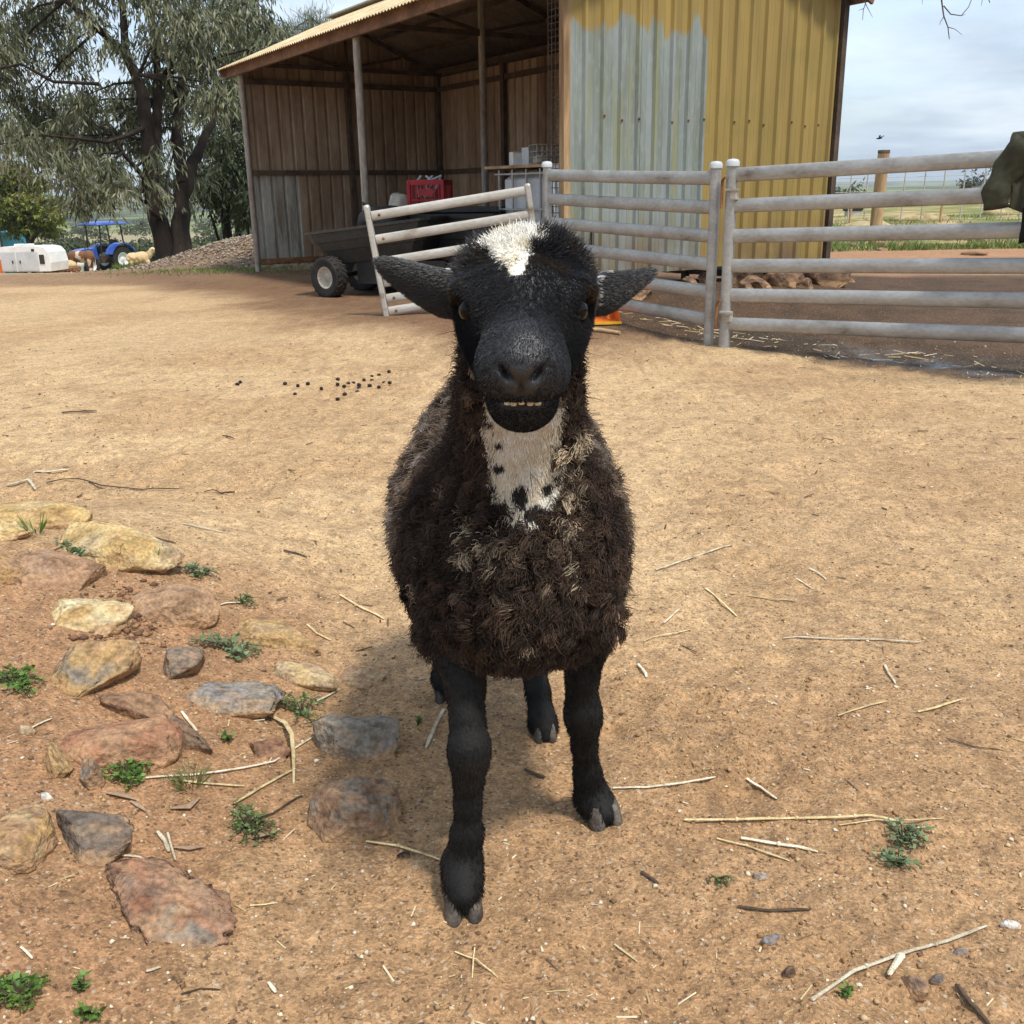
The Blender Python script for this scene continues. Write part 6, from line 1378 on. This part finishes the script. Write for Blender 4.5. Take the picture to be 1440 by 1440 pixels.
    for k in range(5):
        c = Vector(LO(H(-.0170 + .0086 * k + .0012 * math.sin(k * 5), .2622 - .0005 * (k - 2.0) ** 2, -.0815 - .0020 * math.sin(k * 2.3)))); th.lathe([(.0004, .0058 + .0008 * math.sin(k * 3)), (.0026, .0050), (.0040, .0025), (.0043, -.0005), (.0036, -.0025), (.0004, -.0032)], 10, c + Vector((0, 0, .001 * (k % 2))))
    th.build('teeth', MT['tooth'], root)
    # hooves: two claws each
    def hoof(c, yaw, sc=1.0, lift=0.0):
        m = MB(); gz = float(gh(c[0], c[1]))
        for q in (-1, 1):
            V_ = []; Fh = []; rows = [(.036, .006, .0135, .018), (.028, .002, .0150, .020), (.012, -.004, .0165, .0235), (.002, -.007, .0170, .026), (-.006, -.007, .016, .025)]
            for (z, yo, ra, rb) in rows:
                for j in range(14):
                    a = 2 * math.pi * j / 14; x_ = ra * math.cos(a); y_ = rb * math.sin(a); y_ *= 1.15 if y_ < 0 else .8
                    V_.append(Vector((q * .0128 + x_ * (1 if x_ * q > 0 else .72), y_ + yo, z)) * sc)
            for r_ in range(4):
                for j in range(14): j2 = (j + 1) % 14; Fh.append((r_ * 14 + j, r_ * 14 + j2, r_ * 14 + 14 + j2, r_ * 14 + 14 + j)[::-1])
            Fh.append(tuple(range(13, -1, -1))[::-1]); Fh.append(tuple(range(56, 70))[::-1])
            M_ = Matrix.Rotation(yaw + q * .06, 3, 'Z'); m.add([M_ @ v + Vector((c[0], c[1], gz + lift)) - Vector(ro) for v in V_], Fh, smooth=True)
        m.build('hoof', MT['hoof'], root)
    hoof((fl[-1][0] - .002, fl[-1][1] + .004), R_(8), 1.05); hoof((fr_[-1][0], fr_[-1][1] + .004), R_(18), 1.05); hoof((hr[-1][0], hr[-1][1] + .004), R_(4), .85); hoof((-.158, 2.045), 0, .85)
    # ---------------------------------------------------------------- fleece and fur as strands
    tri = np.concatenate([F[:, [0, 1, 2]], F[:, [0, 2, 3]]]); Pt = V[tri]; nr = np.cross(Pt[:, 1] - Pt[:, 0], Pt[:, 2] - Pt[:, 0]); ar = np.linalg.norm(nr, axis=1) / 2; fn = nr / (2 * ar[:, None] + 1e-12)
    vn_ = np.zeros_like(V)
    for k in range(3): np.add.at(vn_, tri[:, k], nr)
    vn_ /= np.linalg.norm(vn_, axis=1)[:, None] + 1e-12
    tg = grp[tri[:, 0]]
    def sample(n, wmask):
        p = ar * wmask; t = rg.choice(len(tri), n, p=p / p.sum()); a, b = rg.random(n), rg.random(n); m_ = a + b > 1; a[m_], b[m_] = 1 - a[m_], 1 - b[m_]
        P = Pt[t, 0] + a[:, None] * (Pt[t, 1] - Pt[t, 0]) + b[:, None] * (Pt[t, 2] - Pt[t, 0]); Nv = vn_[tri[t, 0]] * (1 - a - b)[:, None] + vn_[tri[t, 1]] * a[:, None] + vn_[tri[t, 2]] * b[:, None]
        return P, Nv / (np.linalg.norm(Nv, axis=1)[:, None] + 1e-9), tg[t]
    def curves(name, Q, Cc, rad, tipk=.25, mname='wool'):
        n, K = Q.shape[:2]; cu = bpy.data.hair_curves.new(name); cu.add_curves([K] * n)
        cu.attributes['position'].data.foreach_set('vector', np.ascontiguousarray(Q - ro, np.float32).ravel())
        ra = cu.attributes.get('radius') or cu.attributes.new('radius', 'FLOAT', 'POINT'); tt = np.linspace(0, 1, K)
        rv = (np.asarray(rad).reshape(-1, 1) * (1 - (1 - tipk) * tt ** 2)[None]) * np.ones((n, 1)); ra.data.foreach_set('value', rv.astype(np.float32).ravel())
        ca = cu.attributes.new('col', 'FLOAT_COLOR', 'POINT'); c4 = np.ones((n, K, 4), np.float32); c4[:, :, :3] = Cc if Cc.ndim == 3 else Cc[:, None, :]; ca.data.foreach_set('color', c4.ravel())
        cu.materials.append(MT[mname]); o = bpy.data.objects.new(name, cu); COL.objects.link(o); o.parent = root; return o
    unit = lambda v: v / (np.linalg.norm(v, axis=1)[:, None] + 1e-9)
    # -- locks of wool
    ztop = 1 - ss(.40, .44, V[:, 2]); 
    wm = ((tg == 0)).astype(float); cz = Pt.mean(1)
    hlt = (cz - Pp) @ HR.T
    front = (cz[:, 1] < 1.75).astype(float) * .65 + .35
    nL = 5200; LP, LN, _ = sample(nL, wm * front); kd = kdtree.KDTree(nL)
    for i, p in enumerate(LP): kd.insert(p, i)
    kd.balance()
    flank = ss(.10, .19, np.abs(LP[:, 0])) * ss(1.48, 1.62, LP[:, 1]); upper = ss(.60, .76, LP[:, 2]) * ss(1.5, 1.62, LP[:, 1])
    tone = rg.random(nL); Lc = np.tile(np.array((.025, .0155, .0105)), (nL, 1)) * (.45 + 1.1 * rg.random((nL, 1)))
    br = (rg.random(nL) < .25 + .4 * flank); Lc[br] = np.array((.036, .021, .013)) * (.6 + .8 * rg.random((br.sum(), 1)))
    Lt = Lc * 1.6
    tn = rg.random(nL) < (.05 + .70 * flank + .65 * upper); Lt[tn] = np.array((.20, .14, .095)) * (.5 + .9 * rg.random((tn.sum(), 1)))
    gy = tn & (rg.random(nL) < .35) & (flank + upper > .5); Lt[gy] = np.array((.24, .20, .17)) * (.6 + .6 * rg.random((gy.sum(), 1)))
    # tan curls framing the bib
    X_, Z_ = LP[:, 0], LP[:, 2]; frt = LP[:, 1] < 1.47
    tan = frt & (((X_ > -.078) & (X_ < -.018) & (Z_ > .592) & (Z_ < .655) & (rg.random(nL) < .40)) | ((X_ > .058) & (X_ < .092) & (Z_ > .605) & (Z_ < .775) & (rg.random(nL) < .38)) | ((X_ > .03) & (X_ < .12) & (Z_ > .56) & (Z_ < .61) & (rg.random(nL) < .06)))
    k_ = tan.sum(); Lc[tan] = np.array((.10, .066, .038)) * (.4 + .9 * rg.random((k_, 1))); Lt[tan] = np.array((.52, .41, .28)) * (.2 + .95 * rg.random((k_, 1)))
    down = np.array((0, .0, -1.0)); LD = unit(LN * .46 + down[None] * (.58 + .2 * flank[:, None]) + np.array((0, .25, 0))[None] * flank[:, None] + rg.normal(size=(nL, 3)) * .34)
    nk = ss(.66, .74, Z_) * (LP[:, 1] < 1.60); LL = .021 + .010 * rg.random(nL) + .014 * flank; LL = LL * (1 - .45 * nk); LL = np.where(tan, .024 + .006 * rg.random(nL), LL)
    Lr = np.where(rg.random(nL) < .75, .0042 + .0036 * rg.random(nL), .0025) * (1 - .45 * flank); Lr = np.where(tan, .0068, Lr); Lw = rg.uniform(6, 12, nL) * (1 - .4 * flank); Lph = rg.uniform(0, 6.28, nL)
    la = unit(np.cross(LD, rg.normal(size=(nL, 3)))); lb_ = np.cross(LD, la)
    nW = 230000; P, Nv, g = sample(nW, wm * front); c0, bb_, _ = markings(P, g); keep = ~bb_; P, Nv = P[keep], Nv[keep]; n = len(P)
    li = np.fromiter((kd.find(p)[1] for p in P + rg.normal(size=P.shape) * .0045), int, n); K = 10; t = np.linspace(0, 1, K)[None, :, None]
    jit = rg.normal(size=(n, 3)) * .19; Ls = (LL[li] * (.75 + .4 * rg.random(n)))[:, None, None]
    D = unit(LD[li] + jit)[:, None, :]; cl = (LP[li] - P)[:, None, :]
    cl = cl - Nv[:, None, :] * np.sum(cl * Nv[:, None, :], 2, keepdims=True)
    ph = Lph[li][:, None, None] + Lw[li][:, None, None] * t + rg.normal(size=(n, 1, 1)) * .55
    Q = P[:, None, :] + D * Ls * t + cl * (.48 * np.minimum(t * 1.5, 1.0)) + (la[li][:, None, :] * np.cos(ph) + lb_[li][:, None, :] * np.sin(ph)) * (Lr[li][:, None, None] * t ** .6) + down[None, None] * (.010 * t ** 2) + la[li][:, None, :] * np.sin(34 * t + Lph[li][:, None, None] * 3 + rg.normal(size=(n, 1, 1)) * .5) * (.0013 * t) + rg.normal(size=(n, K, 3)) * (.0006 * t)
    f_ = np.linspace(0, 1, K)[None, :, None] ** 1.6; Cc = Lc[li][:, None, :] * (1 - f_) + Lt[li][:, None, :] * f_; Cc = Cc * (.55 + .9 * rg.random((n, 1, 1)))
    curves('wool', Q, Cc, .00052 + .0003 * rg.random(n), .6)
    P, Nv, g = sample(60000, wm * front); c0, bb_, _ = markings(P, g); P, Nv = P[~bb_], Nv[~bb_]; n = len(P); li = np.fromiter((kd.find(p)[1] for p in P), int, n); t6 = np.linspace(0, 1, 6)[None, :, None]
    D = unit(Nv * .8 + down[None] * .25 + rg.normal(size=(n, 3)) * .5)[:, None, :]; a_ = unit(np.cross(D[:, 0], rg.normal(size=(n, 3))))[:, None, :]; Q = P[:, None, :] + D * t6 * (.012 + .014 * rg.random((n, 1, 1))) + a_ * np.sin(rg.uniform(0, 6.28, (n, 1, 1)) + 13 * t6) * .0022 * t6
    curves('undercoat', Q, (Lc[li] * .5 + Lt[li] * .5) * (.6 + .8 * rg.random((n, 1))), .0005, .6)
    # fly-away fibres along the outline
    P, Nv, g = sample(2600, wm * front * (.15 + .85 * (cz[:, 1] > 1.5))); n = len(P); li = np.fromiter((kd.find(p)[1] for p in P), int, n); fl2 = flank[li][:, None, None]
    D = unit(Nv * .8 + down[None] * .4 + rg.normal(size=(n, 3)) * .35)[:, None, :]; ph = rg.uniform(0, 6.28, (n, 1, 1)) + 7 * t; a_ = unit(np.cross(D[:, 0], rg.normal(size=(n, 3))))[:, None, :]
    Q = P[:, None, :] + D * t * (.032 + .024 * rg.random((n, 1, 1))) + a_ * np.sin(ph) * .004 * t + down[None, None] * .012 * t ** 2
    curves('stray_wool', Q, (Lt[li] * .8 + np.array((.03, .02, .014))) , .0005)
    # -- bib hair
    P, Nv, g = sample(140000, ((tg == 0) | (tg == 1)) * (np.abs(cz[:, 0] - .02) < .09) * (cz[:, 2] > .62) * (cz[:, 2] < .86) * (cz[:, 1] < 1.48)); c0, bb_, _ = markings(P, g); P, Nv, c0 = P[bb_], Nv[bb_], c0[bb_]; n = len(P); t5 = np.linspace(0, 1, 5)[None, :, None]
    D = unit(Nv * .35 + down[None] * .9 + rg.normal(size=(n, 3)) * .16 + np.array((1., 0, 0))[None] * (P[:, :1] - .02) * 5)[:, None, :]
    Q = P[:, None, :] + D * t5 * (.012 + .008 * rg.random((n, 1, 1))) + Nv[:, None, :] * .004 * np.sin(3 * t5)
    curves('bib_hair', Q, c0 * (.8 + .35 * rg.random((n, 1))), .00045)
    # -- head: short face fur, longer woolly topknot
    P, Nv, g = sample(85000, (tg == 1) + .9 * (tg == 2)); hl = (P - Pp) @ HR.T; c0, bb_, bz = markings(P, g); kp = (~bb_) & ~((hl[:, 1] > .235) & (np.abs(hl[:, 0]) < .026) & (hl[:, 2] > -.088) & (hl[:, 2] < -.068)) & ~((hl[:, 1] > .258) & ((hl[:, 0] / .020) ** 2 + ((hl[:, 2] + .034) / .020) ** 2 < 1)) ; P, Nv, g, hl, c0, bz = P[kp], Nv[kp], g[kp], hl[kp], c0[kp], bz[kp]; n = len(P)
    top = (1 - ss(.015, .085, hl[:, 1])) * ss(-.095, -.045, hl[:, 2]) * (g == 1); ln = .0080 + .0035 * rg.random(n) + top * (.006 + .009 * rg.random(n)); ln = np.where(g == 2, .006, ln); ln = np.where(bz, ln * .62, ln); ln = np.where((g == 1) & (hl[:, 1] > .10), ln * .7, ln); ln = ln * np.clip((.27 - hl[:, 1]) / .08, .35, 1)
    eard = np.sign(P[:, 0] - .02)[:, None] * np.array((1., 0, -.1))[None]
    flow = np.where((g == 2)[:, None], eard, u[None] * (.9 - 1.2 * (hl[:, 1] < .06))[:, None] * np.where(hl[:, 1] < .06, -1, 1)[:, None] * .8 + sx[None] * np.tanh(hl[:, 0] / .035)[:, None] * .45)
    D = unit(Nv * (.20 + .70 * top)[:, None] + flow * (1 - .5 * top)[:, None] + rg.normal(size=(n, 3)) * (.11 + .26 * top)[:, None])[:, None, :]
    Q = P[:, None, :] + D * t5 * ln[:, None, None] + a_.mean() * 0; Q = Q + (rg.normal(size=(n, 1, 3)) * (top * .004)[:, None, None]) * t5 ** 2
    curves('face_fur', Q, c0 * (.6 + .9 * rg.random((n, 1))), .00032 + .0003 * top, mname='fur')
    # -- legs
    P, Nv, g = sample(42000, (tg == 3) * (cz[:, 2] < .47)); n = len(P); c0 = np.tile(np.array((.0075, .0066, .0058)), (n, 1)) * (.6 + .9 * rg.random((n, 1))); wrm = (fbm3(P * 16, 3, 3) > .60); c0[wrm] *= np.array((2.4, 1.9, 1.5))
    ft = ss(.12, .04, P[:, 2]); fz = ss(.27, .10, P[:, 2]); ln = .0042 + .003 * rg.random(n) + .004 * ft + .002 * fz
    D = unit(Nv * .32 + down[None] * .95 + rg.normal(size=(n, 3)) * .20)[:, None, :]; Q = P[:, None, :] + D * t5 * ln[:, None, None]
    Q[:, :, 2] = np.maximum(Q[:, :, 2], .014)
    curves('leg_fur', Q, c0 * .55, .0005)
mat('wool', [(1, 1, 1)], .75, 30, attr='col', fine=.15, spec=.25)
mat('fur', [(1, 1, 1)], .36, 30, attr='col', fine=.15, spec=.65)
build_sheep()
# ================================================================== HAZE
hz = MB().box((0, 3400, 34), (11000, 7600, 100)).mesh('haze')
hm = bpy.data.materials.new('haze'); hm.use_nodes = True; t = hm.node_tree; t.nodes.remove(t.nodes['Principled BSDF'])
pv = t.nodes.new('ShaderNodeVolumePrincipled'); pv.inputs['Color'].default_value = (.78, .86, .95, 1); pv.inputs['Density'].default_value = .00022; pv.inputs['Anisotropy'].default_value = .3
t.links.new(pv.outputs[0], t.nodes['Material Output'].inputs['Volume'])
tag(link('haze', hz, hm), 'thin pale haze over the far paddocks', 'haze', kind='stuff')
